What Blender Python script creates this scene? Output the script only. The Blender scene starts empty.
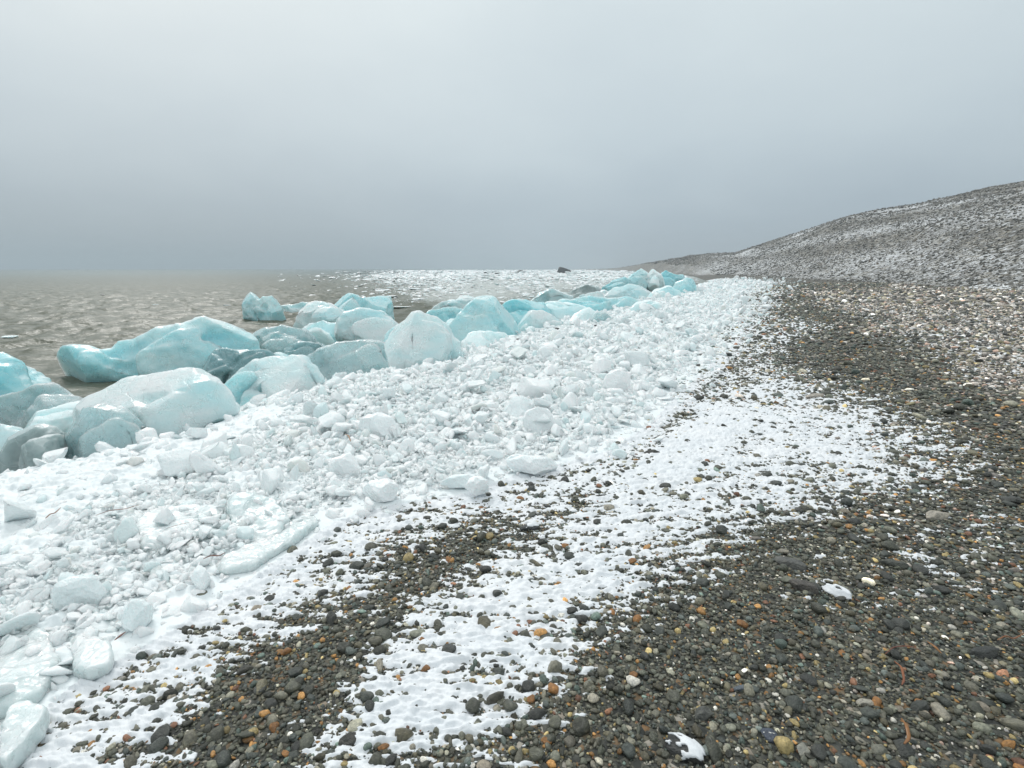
import bpy, bmesh, math, random
import numpy as np
from mathutils import Vector, Matrix

rng = np.random.default_rng(7)
random.seed(7)
SC = bpy.context.scene
COL = SC.collection
W, H = 1024, 768
F = 512.0                    # focal length in pixels (90 degree lens)
CAMZ = 1.6
PITCH = math.atan((384 - 268.5) / F)
cp, sp = math.cos(PITCH), math.sin(PITCH)
SEA = -0.9

# ------------------------------------------------------------------ noise
def _hash(ix, iy, iz, seed):
    h = (ix * 374761393 + iy * 668265263 + iz * 2147483647 + seed * 1274126177) & 0xffffffff
    h = ((h ^ (h >> 13)) * 1274126177) & 0xffffffff
    h = ((h ^ (h >> 16)) * 2246822519) & 0xffffffff
    return ((h ^ (h >> 15)) & 0xffffff) / float(0xffffff)

def noise2(x, y, seed=0):
    x = np.asarray(x, float); y = np.asarray(y, float)
    xi = np.floor(x).astype(np.int64); yi = np.floor(y).astype(np.int64)
    fx = x - xi; fy = y - yi
    u = fx * fx * fx * (fx * (fx * 6 - 15) + 10); v = fy * fy * fy * (fy * (fy * 6 - 15) + 10)
    def g(a, b, dx, dy):
        t = _hash(a, b, 0 * a, seed) * 2 * np.pi
        return np.cos(t) * dx + np.sin(t) * dy
    n00 = g(xi, yi, fx, fy); n10 = g(xi + 1, yi, fx - 1, fy)
    n01 = g(xi, yi + 1, fx, fy - 1); n11 = g(xi + 1, yi + 1, fx - 1, fy - 1)
    return (n00 * (1 - u) + n10 * u) * (1 - v) + (n01 * (1 - u) + n11 * u) * v   # about -0.7..0.7

def fbm2(x, y, octv=4, seed=0, gain=0.5):
    r = 0; a = 1
    for o in range(octv):
        r = r + a * noise2(x * 2 ** o + 17.3 * o, y * 2 ** o - 9.1 * o, seed + o); a *= gain
    return r

def noise3(p, seed=0):
    i = np.floor(p).astype(np.int64); f = p - i
    u = f * f * (3 - 2 * f)
    r = 0
    for dx in (0, 1):
        for dy in (0, 1):
            for dz in (0, 1):
                w = (u[:, 0] if dx else 1 - u[:, 0]) * (u[:, 1] if dy else 1 - u[:, 1]) * (u[:, 2] if dz else 1 - u[:, 2])
                r = r + w * _hash(i[:, 0] + dx, i[:, 1] + dy, i[:, 2] + dz, seed)
    return r - 0.5

def fbm3(p, octv=3, seed=0, gain=0.5):
    r = 0; a = 1
    for o in range(octv):
        r = r + a * noise3(p * 2 ** o + 5.7 * o, seed + o); a *= gain
    return r

def sstep(a, b, x):
    t = np.clip((x - a) / (b - a), 0, 1)
    return t * t * (3 - 2 * t)

# ------------------------------------------------------------------ camera mapping
def ray(u, v):
    xc = (np.asarray(u, float) - W / 2) / F; yc = -(np.asarray(v, float) - H / 2) / F
    return xc, cp + yc * sp, yc * cp - sp       # x, y (forward), z for unit depth

# ------------------------------------------------------------------ terrain
SHORE = np.array([(-70, -220), (-16, -22), (-10.5, -3), (-8.3, 3), (-6.4, 6.0), (-5.5, 8.2), (-4.7, 10.2), (-2.8, 13), (-1.3, 17.5),
                  (2.6, 27.9), (8.5, 41), (20, 60), (36, 95), (56, 160), (80, 300), (185, 980), (420, 3200)], float)

def poly_sd(x, y, P, closed):
    """signed distance; closed: positive inside.  open: positive to the right of travel."""
    x = np.asarray(x, float); y = np.asarray(y, float)
    best = np.full(x.shape, 1e18); side = np.zeros(x.shape); inside = np.zeros(x.shape, bool)
    n = len(P)
    for k in range(n if closed else n - 1):
        a = P[k]; b = P[(k + 1) % n]
        ex, ey = b[0] - a[0], b[1] - a[1]
        wx, wy = x - a[0], y - a[1]
        t = np.clip((wx * ex + wy * ey) / (ex * ex + ey * ey + 1e-12), 0, 1)
        dx, dy = wx - t * ex, wy - t * ey
        d = dx * dx + dy * dy
        m = d < best
        cr = wx * ey - wy * ex
        best = np.where(m, d, best); side = np.where(m, cr, side)
        if closed:
            c = ((a[1] > y) != (b[1] > y)) & (x < (b[0] - a[0]) * (y - a[1]) / (b[1] - a[1] + 1e-12) + a[0])
            inside ^= c
    d = np.sqrt(best)
    return np.where(inside, d, -d) if closed else np.where(side > 0, d, -d)

def shore(x, y):
    return poly_sd(x, y, SHORE, False)

AZ = lambda u: math.degrees(math.atan2(*[ray(u, 268)[k] for k in (0, 1)]))
# hill skyline: pixel u, pixel v, distance to the crest, distance to the foot
SKY = [(560, 270, 900, 700), (600, 269.2, 700, 560), (640, 264.5, 420, 300), (660, 261, 330, 240), (690, 255.5, 260, 180), (712, 253, 235, 150), (735, 252.5, 225, 130), (752, 247, 215, 112), (775, 240, 205, 92),
       (800, 231, 195, 80), (830, 221, 182, 70), (850, 214, 172, 64), (880, 208, 160, 60), (915, 203, 148, 54), (950, 196, 140, 50), (985, 189, 132, 46), (1024, 182, 124, 43),
       (1150, 155, 105, 38), (1400, 130, 95, 34), (2200, 60, 80, 30)]
_az = []; _H = []; _D = []; _B = []
for (u, v, D, B) in SKY:
    dx, dy, dz = ray(u, v); hd = math.hypot(dx, dy)
    _az.append(math.degrees(math.atan2(dx, dy))); _H.append(CAMZ + D * dz / hd); _D.append(D); _B.append(B)
_az += [110, 150]; _H += [14, 6]; _D += [90, 90]; _B += [34, 40]

def height(x, y):
    x = np.asarray(x, float); y = np.asarray(y, float)
    s = shore(x, y)
    z = np.interp(s, [-400, -60, -10, -3, 0, 1.2, 2.6, 4.5, 7.5, 12, 30, 60, 400],
                  [-9, -6, -2.4, -1.25, -0.93, -0.66, -0.36, -0.12, 0.0, 0.12, 0.35, 0.7, 2.0])
    r = np.hypot(x, y); az = np.degrees(np.arctan2(x, y))
    Hh = np.interp(az, _az, _H, left=-99, right=2); D = np.interp(az, _az, _D); B = np.interp(az, _az, _B)
    t = (r - B) / (D - B)
    crag = fbm2(x / 22, y / 22, 4, 11, .4) * 1.2 + fbm2(x / 60, y / 60, 2, 12) * 1.8
    base = z
    prof = np.interp(t, [0, 0.08, 0.35, 0.7, 1, 1.6, 6], [0, 0.05, 0.38, 0.76, 1, 1.02, 0.9])
    hill = (np.maximum(Hh, -5) - base) * prof + crag * np.clip(t * 3, 0, 1) * np.clip((Hh - 1.2) / 8, 0, 1) * np.where(t > 0.85, 0.25 + 0 * t, 1.0)
    z = np.where((t > 0) & (Hh > z), base + hill, z)
    land = sstep(2, 8, s)
    z = z + land * (fbm2(x / 3.1, y / 3.1, 3, 3) * 0.05 + fbm2(x / 14, y / 14, 2, 4) * 0.10) * sstep(2, 6, r + 2)
    return z

def ground(u, v, extra=0.0):
    """where a pixel's ray meets the terrain: world x, y, z, camera depth"""
    dx, dy, dz = [float(q) for q in ray(u, v)]
    ts = np.exp(np.linspace(math.log(0.8), math.log(1500), 2600))
    hh = np.maximum(height(dx * ts, dy * ts), SEA) + extra
    zz = CAMZ + dz * ts
    k = np.argmax(zz <= hh) if (zz <= hh).any() else len(ts) - 1
    t = ts[k]
    return np.array([dx * t, dy * t, hh[k]]), t

def wpoly(px):
    return np.array([ground(u, v)[0][:2] for (u, v) in px])

# zones of the beach (world polygons)
ICE = wpoly([(-420, 900), (-150, 800), (0, 742), (60, 690), (150, 640), (230, 590), (330, 522), (400, 502), (460, 494), (520, 472), (600, 452), (640, 425),
             (680, 385), (722, 345), (748, 308), (764, 287), (757, 283), (725, 281), (700, 281), (692, 290), (640, 302), (560, 316), (470, 345), (400, 372), (260, 398), (180, 440), (0, 480), (-300, 560)])
# white ground: polygon, amount, edge softness as a share of distance
PALE_ = wpoly([(795, 292), (880, 281), (1024, 284), (1300, 290), (1300, 450), (1024, 396), (965, 378), (900, 345), (850, 322), (815, 308)])
SNOW = [
    (wpoly([(-100, 860), (0, 752), (60, 696), (150, 646), (230, 596), (330, 528), (400, 508), (460, 500), (520, 478), (600, 458), (650, 430), (640, 480), (580, 510), (500, 520),
            (430, 540), (365, 578), (290, 622), (205, 685), (140, 745), (90, 850)]), 0.70, 0.12),
    (wpoly([(290, 780), (330, 715), (385, 650), (425, 605), (470, 565), (535, 530), (580, 500), (640, 440), (690, 388), (740, 350), (790, 368), (870, 400), (945, 450), (930, 480),
            (800, 510), (730, 535), (670, 575), (620, 615), (585, 655), (540, 700), (490, 770)]), 0.64, 0.11),
    (wpoly([(570, 500), (620, 450), (690, 400), (760, 395), (830, 425), (880, 455), (780, 478), (700, 500), (640, 530)]), 0.72, 0.08),
    (wpoly([(600, 495), (650, 440), (700, 402), (752, 402), (775, 425), (740, 465), (690, 492)]), 0.95, 0.06),
    (wpoly([(440, 660), (455, 610), (520, 560), (640, 530), (690, 540), (590, 600), (540, 650), (480, 680)]), 0.66, 0.10),
    (wpoly([(690, 390), (735, 345), (742, 318), (800, 318), (835, 325), (800, 340), (770, 362)]), 0.58, 0.05),
    (PALE_, 0.24, 0.05),
    (wpoly([(800, 600), (840, 560), (930, 500), (1024, 520), (1100, 560), (1000, 600)]), 0.15, 0.2),
]
PALE = wpoly([(795, 292), (880, 281), (1024, 284), (1300, 290), (1300, 450), (1024, 396), (965, 378), (900, 345), (850, 322), (815, 308)])

SMOOTH = wpoly([(-300, 500), (0, 482), (60, 470), (140, 446), (190, 436), (250, 415), (300, 402), (290, 420), (235, 452), (180, 482), (110, 510), (50, 545), (0, 575), (-200, 640)])
def snow_amount(x, y, big=True):
    r = np.hypot(x, y)
    a = np.zeros(np.shape(x))
    for P, am, soft in SNOW:
        sd = poly_sd(x, y, P, True)
        w = soft * (r + 0.5) + 0.05
        a = np.maximum(a, am * sstep(-w, w, sd))
    sd = poly_sd(x, y, ICE, True)
    w = 0.03 * r + 0.05
    a = np.maximum(a, 1.25 * sstep(-w * 2.5, w * 0.3, sd))
    return a

def pale_amount(x, y):
    r = np.hypot(x, y)
    sd = poly_sd(x, y, PALE, True) + fbm2(x / 3, y / 3, 3, 70) * 0.12 * r
    return sstep(-0.03, 0.06, sd / (r + 1))

def hill_amount(x, y):
    r = np.hypot(x, y); az = np.degrees(np.arctan2(x, y))
    B = np.interp(az, _az, _B)
    return sstep(-0.02, 0.05, (r - B) / B) * (az > _az[0])

# ------------------------------------------------------------------ object helpers
def link(o, parent=None):
    COL.objects.link(o)
    if parent: o.parent = parent
    return o

def mesh_from(name, v, f, mat=None, smooth=True):
    me = bpy.data.meshes.new(name)
    v = np.asarray(v, np.float32); f = np.asarray(f, np.int32)
    k = f.shape[1]
    me.vertices.add(len(v)); me.vertices.foreach_set('co', v.ravel())
    me.loops.add(len(f) * k); me.loops.foreach_set('vertex_index', f.ravel())
    me.polygons.add(len(f)); me.polygons.foreach_set('loop_start', np.arange(0, len(f) * k, k, dtype=np.int32))
    try: me.polygons.foreach_set('loop_total', np.full(len(f), k, np.int32))
    except Exception: pass
    me.update(calc_edges=True)
    if smooth: me.polygons.foreach_set('use_smooth', np.ones(len(f), bool))
    if mat: me.materials.append(mat)
    me.update()
    return me

def tag(o, label=None, cat=None, group=None, kind=None):
    if label: o['label'] = label
    if cat: o['category'] = cat
    if group: o['group'] = group
    if kind: o['kind'] = kind
    return o

def grid_faces(nr, nc):
    i = np.arange(nr - 1)[:, None] * nc + np.arange(nc - 1)[None, :]
    return np.stack([i, i + 1, i + nc + 1, i + nc], -1).reshape(-1, 4)

def add_attr(me, name, arr):
    a = me.attributes.new(name, 'FLOAT', 'POINT'); a.data.foreach_set('value', np.asarray(arr, np.float32).ravel())

# ------------------------------------------------------------------ materials
def mat(name):
    m = bpy.data.materials.new(name); m.use_nodes = True
    nt = m.node_tree; nt.nodes.clear()
    out = nt.nodes.new('ShaderNodeOutputMaterial')
    b = nt.nodes.new('ShaderNodeBsdfPrincipled'); nt.links.new(b.outputs[0], out.inputs[0])
    return m, nt, b, out
def N(nt, t, **k):
    n = nt.nodes.new(t)
    for a, v in k.items():
        if a in n.inputs.keys() if hasattr(n.inputs, 'keys') else False: n.inputs[a].default_value = v
        else: setattr(n, a, v)
    return n
def L(nt, a, b): nt.links.new(a, b)
def ramp(nt, stops, interp='LINEAR'):
    r = nt.nodes.new('ShaderNodeValToRGB'); cr = r.color_ramp; cr.interpolation = interp
    while len(cr.elements) < len(stops): cr.elements.new(0.5)
    for e, (p, c) in zip(cr.elements, stops):
        e.position = p; e.color = (c[0], c[1], c[2], 1)
    return r
def mixc(nt, fac, a, b, blend='MIX'):
    m = nt.nodes.new('ShaderNodeMix'); m.data_type = 'RGBA'; m.blend_type = blend
    for s, v in ((m.inputs[0], fac), (m.inputs[6], a), (m.inputs[7], b)):
        if hasattr(v, 'is_output'): nt.links.new(v, s)
        elif isinstance(v, (int, float)): s.default_value = v
        else: s.default_value = (*v, 1)
    return m.outputs[2]
def mth(nt, op, a, b=0.0, clamp=False):
    m = nt.nodes.new('ShaderNodeMath'); m.operation = op; m.use_clamp = clamp
    for s, v in ((m.inputs[0], a), (m.inputs[1], b)):
        if hasattr(v, 'is_output'): nt.links.new(v, s)
        else: s.default_value = v
    return m.outputs[0]
def noise(nt, scale, detail=4, vec=None, rough=0.55):
    n = nt.nodes.new('ShaderNodeTexNoise'); n.inputs['Scale'].default_value = scale; n.inputs['Detail'].default_value = detail; n.inputs['Roughness'].default_value = rough
    if vec: nt.links.new(vec, n.inputs['Vector'])
    return n.outputs[0]
def bump(nt, b, h, strength, dist):
    n = nt.nodes.new('ShaderNodeBump'); n.inputs['Strength'].default_value = strength; n.inputs['Distance'].default_value = dist
    nt.links.new(h, n.inputs['Height']); nt.links.new(n.outputs[0], b.inputs['Normal']); return n
def attr(nt, name, typ='GEOMETRY'):
    n = nt.nodes.new('ShaderNodeAttribute'); n.attribute_name = name; n.attribute_type = typ; return n

PEB = [(0.042, 0.045, 0.034), (0.060, 0.063, 0.049), (0.082, 0.084, 0.064), (0.072, 0.084, 0.076), (0.11, 0.112, 0.088), (0.12, 0.115, 0.088), (0.085, 0.078, 0.052),
       (0.16, 0.155, 0.12), (0.27, 0.25, 0.20), (0.30, 0.16, 0.055), (0.17, 0.085, 0.05), (0.50, 0.48, 0.43), (0.28, 0.22, 0.10), (0.085, 0.115, 0.098)]
PEBP = np.array([.13, .16, .15, .11, .12, .09, .08, .06, .03, .025, .02, .016, .035, .05]); PEBP /= PEBP.sum()
PALEC = [(0.06, 0.06, 0.055), (0.12, 0.11, 0.10), (0.26, 0.23, 0.20), (0.50, 0.44, 0.39), (0.38, 0.34, 0.26), (0.42, 0.29, 0.23), (0.64, 0.60, 0.56), (0.19, 0.17, 0.10), (0.07, 0.08, 0.07), (0.6, 0.58, 0.56)]
PALEP = np.array([.17, .17, .15, .1, .08, .06, .07, .07, .10, .04]); PALEP /= PALEP.sum()

# ground under the stones
m_ground, nt, b, _ = mat('gravel_bed')
geo = N(nt, 'ShaderNodeNewGeometry'); pos = geo.outputs['Position']
def vor(scale, rnd=1.0):
    n = nt.nodes.new('ShaderNodeTexVoronoi'); n.inputs['Scale'].default_value = scale; nt.links.new(pos, n.inputs['Vector']); return n
v1 = vor(38); v2 = vor(7); v3 = vor(1.6)
dark_stops = [(0, (0.022, 0.024, 0.021)), (0.3, (0.04, 0.043, 0.038)), (0.6, (0.07, 0.072, 0.06)), (0.82, (0.10, 0.095, 0.07)), (0.93, (0.17, 0.10, 0.045)), (0.97, (0.3, 0.28, 0.24))]
hill_stops = [(0, (0.055, 0.052, 0.045)), (0.5, (0.10, 0.095, 0.08)), (0.8, (0.16, 0.15, 0.125)), (1, (0.25, 0.23, 0.19))]
pale_stops = [(0, (0.09, 0.085, 0.07)), (0.4, (0.19, 0.17, 0.14)), (0.7, (0.32, 0.27, 0.2)), (1, (0.5, 0.44, 0.38))]
def sep(v):
    s = nt.nodes.new('ShaderNodeSeparateColor'); nt.links.new(v.outputs['Color'], s.inputs[0]); return s.outputs[0]
r1 = ramp(nt, dark_stops); L(nt, sep(v1), r1.inputs[0])
r2 = ramp(nt, hill_stops); L(nt, sep(v3), r2.inputs[0])
r3 = ramp(nt, pale_stops); L(nt, sep(v2), r3.inputs[0])
c = mixc(nt, attr(nt, 'pale').outputs['Fac'], r1.outputs[0], r3.outputs[0])
c = mixc(nt, attr(nt, 'hill').outputs['Fac'], c, r2.outputs[0])
# snow caught between the stones far off and on the hill
sn = noise(nt, 2.2, 8, pos, 0.78)
sb = noise(nt, 0.045, 3, pos)
tot = mth(nt, 'ADD', mth(nt, 'MULTIPLY', sn, 1.6), mth(nt, 'MULTIPLY', sb, 0.45))
thr = mth(nt, 'SUBTRACT', tot, mth(nt, 'SUBTRACT', 1.58, attr(nt, 'snow').outputs['Fac']))
c = mixc(nt, mth(nt, 'MULTIPLY', thr, 4.0, True), c, (0.62, 0.64, 0.66))
L(nt, c, b.inputs['Base Color']); b.inputs['Roughness'].default_value = 0.75
hh = mth(nt, 'ADD', mth(nt, 'MULTIPLY', v1.outputs['Distance'], -0.02), mth(nt, 'MULTIPLY', v3.outputs['Distance'], -0.12))
bump(nt, b, hh, 0.8, 1.0)

def stone_mat(name, kind='INSTANCER', rough=0.5):
    m, nt, b, _ = mat(name)
    a = attr(nt, 'col', kind)
    tc = N(nt, 'ShaderNodeTexCoord')
    n = noise(nt, 2.4, 5, tc.outputs['Object'], 0.65)
    r = ramp(nt, [(0.3, (0.55, 0.55, 0.55)), (0.5, (1, 1, 1)), (0.72, (1.6, 1.55, 1.45))]); L(nt, n, r.inputs[0])
    L(nt, mixc(nt, 1.0, a.outputs['Color'], r.outputs[0], 'MULTIPLY'), b.inputs['Base Color'])
    b.inputs['Roughness'].default_value = rough
    b.inputs['Specular IOR Level'].default_value = 0.45
    bump(nt, b, noise(nt, 7, 4, tc.outputs['Object']), 0.35, 0.25)
    return m
m_peb = stone_mat('wet_pebble', rough=0.38)
m_rock = stone_mat('dry_rubble', rough=0.85)

def snow_mat(name, base=(0.86, 0.88, 0.90), dirt=0.0):
    m, nt, b, _ = mat(name)
    tc = N(nt, 'ShaderNodeNewGeometry')
    n = noise(nt, 3.0, 6, tc.outputs['Position'], 0.65)
    r = ramp(nt, [(0.3, (base[0] * .9, base[1] * .93, base[2] * .95)), (0.7, base)]); L(nt, n, r.inputs[0])
    c = r.outputs[0]
    if dirt:
        n2 = noise(nt, 1.1, 7, tc.outputs['Position'], 0.7)
        r2 = ramp(nt, [(0.56, (0, 0, 0)), (0.75, (1, 1, 1))]); L(nt, n2, r2.inputs[0])
        c = mixc(nt, mth(nt, 'MULTIPLY', r2.outputs[0], dirt), c, (0.62, 0.54, 0.45))
    L(nt, c, b.inputs['Base Color'])
    b.inputs['Roughness'].default_value = 0.6
    b.inputs['Subsurface Weight'].default_value = 0.0
    bump(nt, b, noise(nt, 60, 4, tc.outputs['Position'], 0.7), 0.4, 0.01)
    return m
m_snow = snow_mat('thin_snow', (0.74, 0.755, 0.77))
m_slush = snow_mat('ice_slush', (0.77, 0.805, 0.81), 0.3)

def chunk_mat(name, obj_space=True):
    m, nt, b, _ = mat(name)
    tc = N(nt, 'ShaderNodeTexCoord'); oi = N(nt, 'ShaderNodeObjectInfo')
    r = ramp(nt, [(0, (0.78, 0.83, 0.835)), (0.25, (0.88, 0.91, 0.915)), (0.80, (0.95, 0.96, 0.96)), (0.92, (0.74, 0.85, 0.86)), (1, (0.82, 0.81, 0.78))]); L(nt, oi.outputs['Random'], r.inputs[0])
    n = noise(nt, 1.7, 5, tc.outputs['Object'], 0.6)
    r2 = ramp(nt, [(0.3, (0.92, 0.95, 0.95)), (0.6, (1, 1, 1))]); L(nt, n, r2.inputs[0])
    L(nt, mixc(nt, 1.0, r.outputs[0], r2.outputs[0], 'MULTIPLY'), b.inputs['Base Color'])
    b.inputs['Roughness'].default_value = 0.24
    b.inputs['IOR'].default_value = 1.31
    b.inputs['Subsurface Weight'].default_value = 0.35; b.inputs['Subsurface Radius'].default_value = (.8, 1, 1); b.inputs['Subsurface Scale'].default_value = 0.04
    bump(nt, b, noise(nt, 5, 5, tc.outputs['Object'], 0.65), 0.35, 0.25)
    return m
m_chunk = chunk_mat('white_ice')

def berg_mat(name, deep, pale, rough=0.22, trans=0.0, sss=0.8, lo=0.36, hi=0.60, radius=0.35):
    """glacier ice: clear blue body with a frosted white rind in patches"""
    m, nt, b, _ = mat(name)
    tc = N(nt, 'ShaderNodeNewGeometry'); p = tc.outputs['Position']
    mp = nt.nodes.new('ShaderNodeMapping'); mp.inputs['Rotation'].default_value = (0.5, 0.3, 0.9); mp.inputs['Scale'].default_value = (0.55, 1.2, 1.5); L(nt, p, mp.inputs[0])
    n = mth(nt, 'ADD', mth(nt, 'MULTIPLY', noise(nt, 0.75, 3, mp.outputs[0], 0.5), 0.7), mth(nt, 'MULTIPLY', noise(nt, 3.2, 6, mp.outputs[0], 0.62), 0.3))
    r = ramp(nt, [(lo, deep), ((lo + hi) / 2, tuple((a + c) / 2 for a, c in zip(deep, pale))), (hi, pale)]); L(nt, n, r.inputs[0])
    # frosted where the surface looks up
    sx = nt.nodes.new('ShaderNodeSeparateXYZ'); L(nt, tc.outputs['Normal'], sx.inputs[0])
    n3 = noise(nt, 3.5, 5, p, 0.65)
    up = mth(nt, 'MULTIPLY', mth(nt, 'SUBTRACT', mth(nt, 'ADD', sx.outputs[2], n3), 1.15), 1.4, True)
    c = mixc(nt, mth(nt, 'MULTIPLY', up, 0.85), r.outputs[0], (0.90, 0.94, 0.95))
    # fine cracks and veins
    vz = nt.nodes.new('ShaderNodeTexVoronoi'); vz.feature = 'DISTANCE_TO_EDGE'; vz.inputs['Scale'].default_value = 2.2
    wn = nt.nodes.new('ShaderNodeTexNoise'); wn.inputs['Scale'].default_value = 2.0; wn.inputs['Detail'].default_value = 4; L(nt, p, wn.inputs['Vector'])
    va = nt.nodes.new('ShaderNodeVectorMath'); va.operation = 'ADD'; L(nt, p, va.inputs[0]); L(nt, wn.outputs['Color'], va.inputs[1]); L(nt, va.outputs[0], vz.inputs['Vector'])
    cr = mth(nt, 'SUBTRACT', 1.0, mth(nt, 'MULTIPLY', vz.outputs['Distance'], 28.0, True))
    c = mixc(nt, mth(nt, 'MULTIPLY', cr, 0.22), c, (0.88, 0.94, 0.95))
    L(nt, c, b.inputs['Base Color'])
    rr = ramp(nt, [(0.35, (rough, rough, rough)), (0.65, (rough + .3, rough + .3, rough + .3))]); L(nt, n3, rr.inputs[0])
    L(nt, rr.outputs[0], b.inputs['Roughness'])
    b.inputs['IOR'].default_value = 1.31
    b.inputs['Subsurface Weight'].default_value = sss
    b.inputs['Subsurface Radius'].default_value = (0.75, 0.85, 0.85)
    b.inputs['Subsurface Scale'].default_value = radius
    b.inputs['Transmission Weight'].default_value = trans
    b.inputs['Coat Weight'].default_value = 0.5; b.inputs['Coat Roughness'].default_value = 0.08; b.inputs['Coat IOR'].default_value = 1.33
    h = mth(nt, 'ADD', mth(nt, 'MULTIPLY', noise(nt, 4.0, 6, p, 0.65), 0.6), mth(nt, 'MULTIPLY', noise(nt, 22, 4, p, 0.6), 0.12))
    h = mth(nt, 'ADD', h, mth(nt, 'MULTIPLY', cr, -0.12))
    bump(nt, b, h, 0.7, 0.08)
    return m
BM = {
    'pale': berg_mat('pale_blue_ice', (0.58, 0.87, 0.91), (0.86, 0.94, 0.95), trans=.22, lo=0.38, hi=0.62),
    'cyan': berg_mat('turquoise_ice', (0.42, 0.81, 0.86), (0.76, 0.94, 0.96), trans=.22, lo=0.38, hi=0.64),
    'deep': berg_mat('deep_turquoise_ice', (0.30, 0.74, 0.80), (0.64, 0.89, 0.92), trans=.22, lo=0.40, hi=0.66),
    'dark': berg_mat('dark_clear_ice', (0.32, 0.54, 0.57), (0.58, 0.78, 0.80), rough=0.12, trans=0.35, sss=0.3, lo=0.40, hi=0.72),
    'grey': berg_mat('grey_clear_ice', (0.52, 0.77, 0.80), (0.74, 0.89, 0.90), rough=0.12, trans=0.4, lo=0.36, hi=0.66),
    'white': berg_mat('frosted_ice', (0.62, 0.88, 0.91), (0.84, 0.94, 0.95), rough=0.25, trans=.05, lo=0.36, hi=0.58, radius=0.2),
    'glass': berg_mat('wet_clear_ice', (0.56, 0.67, 0.67), (0.71, 0.77, 0.77), rough=.10, trans=.08, lo=.36, hi=.6, radius=.1),
    'dirty': berg_mat('dirty_ice', (0.34, 0.42, 0.42), (0.62, 0.68, 0.67), rough=0.3, trans=.2, lo=0.40, hi=0.66),
}

m_sea, nt, b, _ = mat('silty_water')
slush_a = attr(nt, 'slush').outputs['Fac']
geo = N(nt, 'ShaderNodeNewGeometry'); p = geo.outputs['Position']
mp = nt.nodes.new('ShaderNodeMapping'); mp.inputs['Rotation'].default_value = (0, 0, 0.5); mp.inputs['Scale'].default_value = (0.45, 1.0, 1.0); L(nt, p, mp.inputs[0])
big = noise(nt, 0.012, 3, p)
r = ramp(nt, [(0.35, (0.082, 0.090, 0.062)), (0.65, (0.105, 0.112, 0.080))]); L(nt, big, r.inputs[0])
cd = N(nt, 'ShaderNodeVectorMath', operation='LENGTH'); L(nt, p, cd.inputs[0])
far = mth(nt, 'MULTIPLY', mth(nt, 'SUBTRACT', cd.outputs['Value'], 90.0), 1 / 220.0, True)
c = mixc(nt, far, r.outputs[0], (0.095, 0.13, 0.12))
foam = mth(nt, 'MULTIPLY', mth(nt, 'SUBTRACT', noise(nt, 0.55, 7, mp.outputs[0], 0.7), 0.73), 25.0, True)
c = mixc(nt, foam, c, (0.6, 0.6, 0.57))
c = mixc(nt, mth(nt, 'MULTIPLY', slush_a, mth(nt, 'ADD', 0.22, noise(nt, 0.5, 6, mp.outputs[0], 0.7)), True), c, (0.56, 0.60, 0.585))
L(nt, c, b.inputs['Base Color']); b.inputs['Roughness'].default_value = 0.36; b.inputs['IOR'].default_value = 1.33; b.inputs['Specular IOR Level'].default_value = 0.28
h = mth(nt, 'ADD', mth(nt, 'MULTIPLY', noise(nt, 1.3, 5, mp.outputs[0], 0.6), 1.0), mth(nt, 'MULTIPLY', noise(nt, 7, 3, mp.outputs[0], 0.6), 0.16))
bump(nt, b, h, 0.8, 0.2)

m_kelp, nt, b, _ = mat('red_seaweed')
tc = N(nt, 'ShaderNodeTexCoord'); r = ramp(nt, [(0.35, (0.10, 0.025, 0.015)), (0.65, (0.26, 0.09, 0.03))]); L(nt, noise(nt, 6, 3, tc.outputs['Object']), r.inputs[0]); L(nt, r.outputs[0], b.inputs['Base Color']); b.inputs['Roughness'].default_value = 0.35
m_kelp2, nt, b, _ = mat('orange_seaweed')
tc = N(nt, 'ShaderNodeTexCoord'); r = ramp(nt, [(0.35, (0.15, 0.05, 0.015)), (0.65, (0.26, 0.12, 0.035))]); L(nt, noise(nt, 6, 3, tc.outputs['Object']), r.inputs[0]); L(nt, r.outputs[0], b.inputs['Base Color']); b.inputs['Roughness'].default_value = 0.35

# ------------------------------------------------------------------ terrain mesh
th = np.concatenate([np.linspace(-180, -56, 60, endpoint=False), np.linspace(-56, 56, 1000, endpoint=False), np.linspace(56, 180, 61)])
rr = np.exp(np.linspace(math.log(0.25), math.log(3400), 900))
T, R = np.meshgrid(np.radians(th), rr)
X = R * np.sin(T); Y = R * np.cos(T)
Z = height(X, Y)
g_me = mesh_from('ground', np.stack([X, Y, Z], -1).reshape(-1, 3), grid_faces(len(rr), len(th)), m_ground)
sh = shore(X, Y)
hill = hill_amount(X, Y); pale = pale_amount(X, Y)
sa = snow_amount(X, Y)
# far snow carried by the ground shader (beyond the modelled snow sheet) and on the hillside
far_snow = np.where((R > 44) & (R < 170), sa, 0) * (1 - hill) + hill * (0.62 - 0.18 * sstep(150, 300, R)) + np.where(hill < .5, pale * 0.30, 0)
far_snow = far_snow + hill * (0.07 * np.sin((Z + fbm2(X / 30, Y / 30, 2, 5) * 3) * 1.1) * sstep(1.0, 4.0, Z))
add_attr(g_me, 'snow', far_snow); add_attr(g_me, 'hill', hill); add_attr(g_me, 'pale', pale)
tag(link(bpy.data.objects.new('ground', g_me)), kind='structure')

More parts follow.
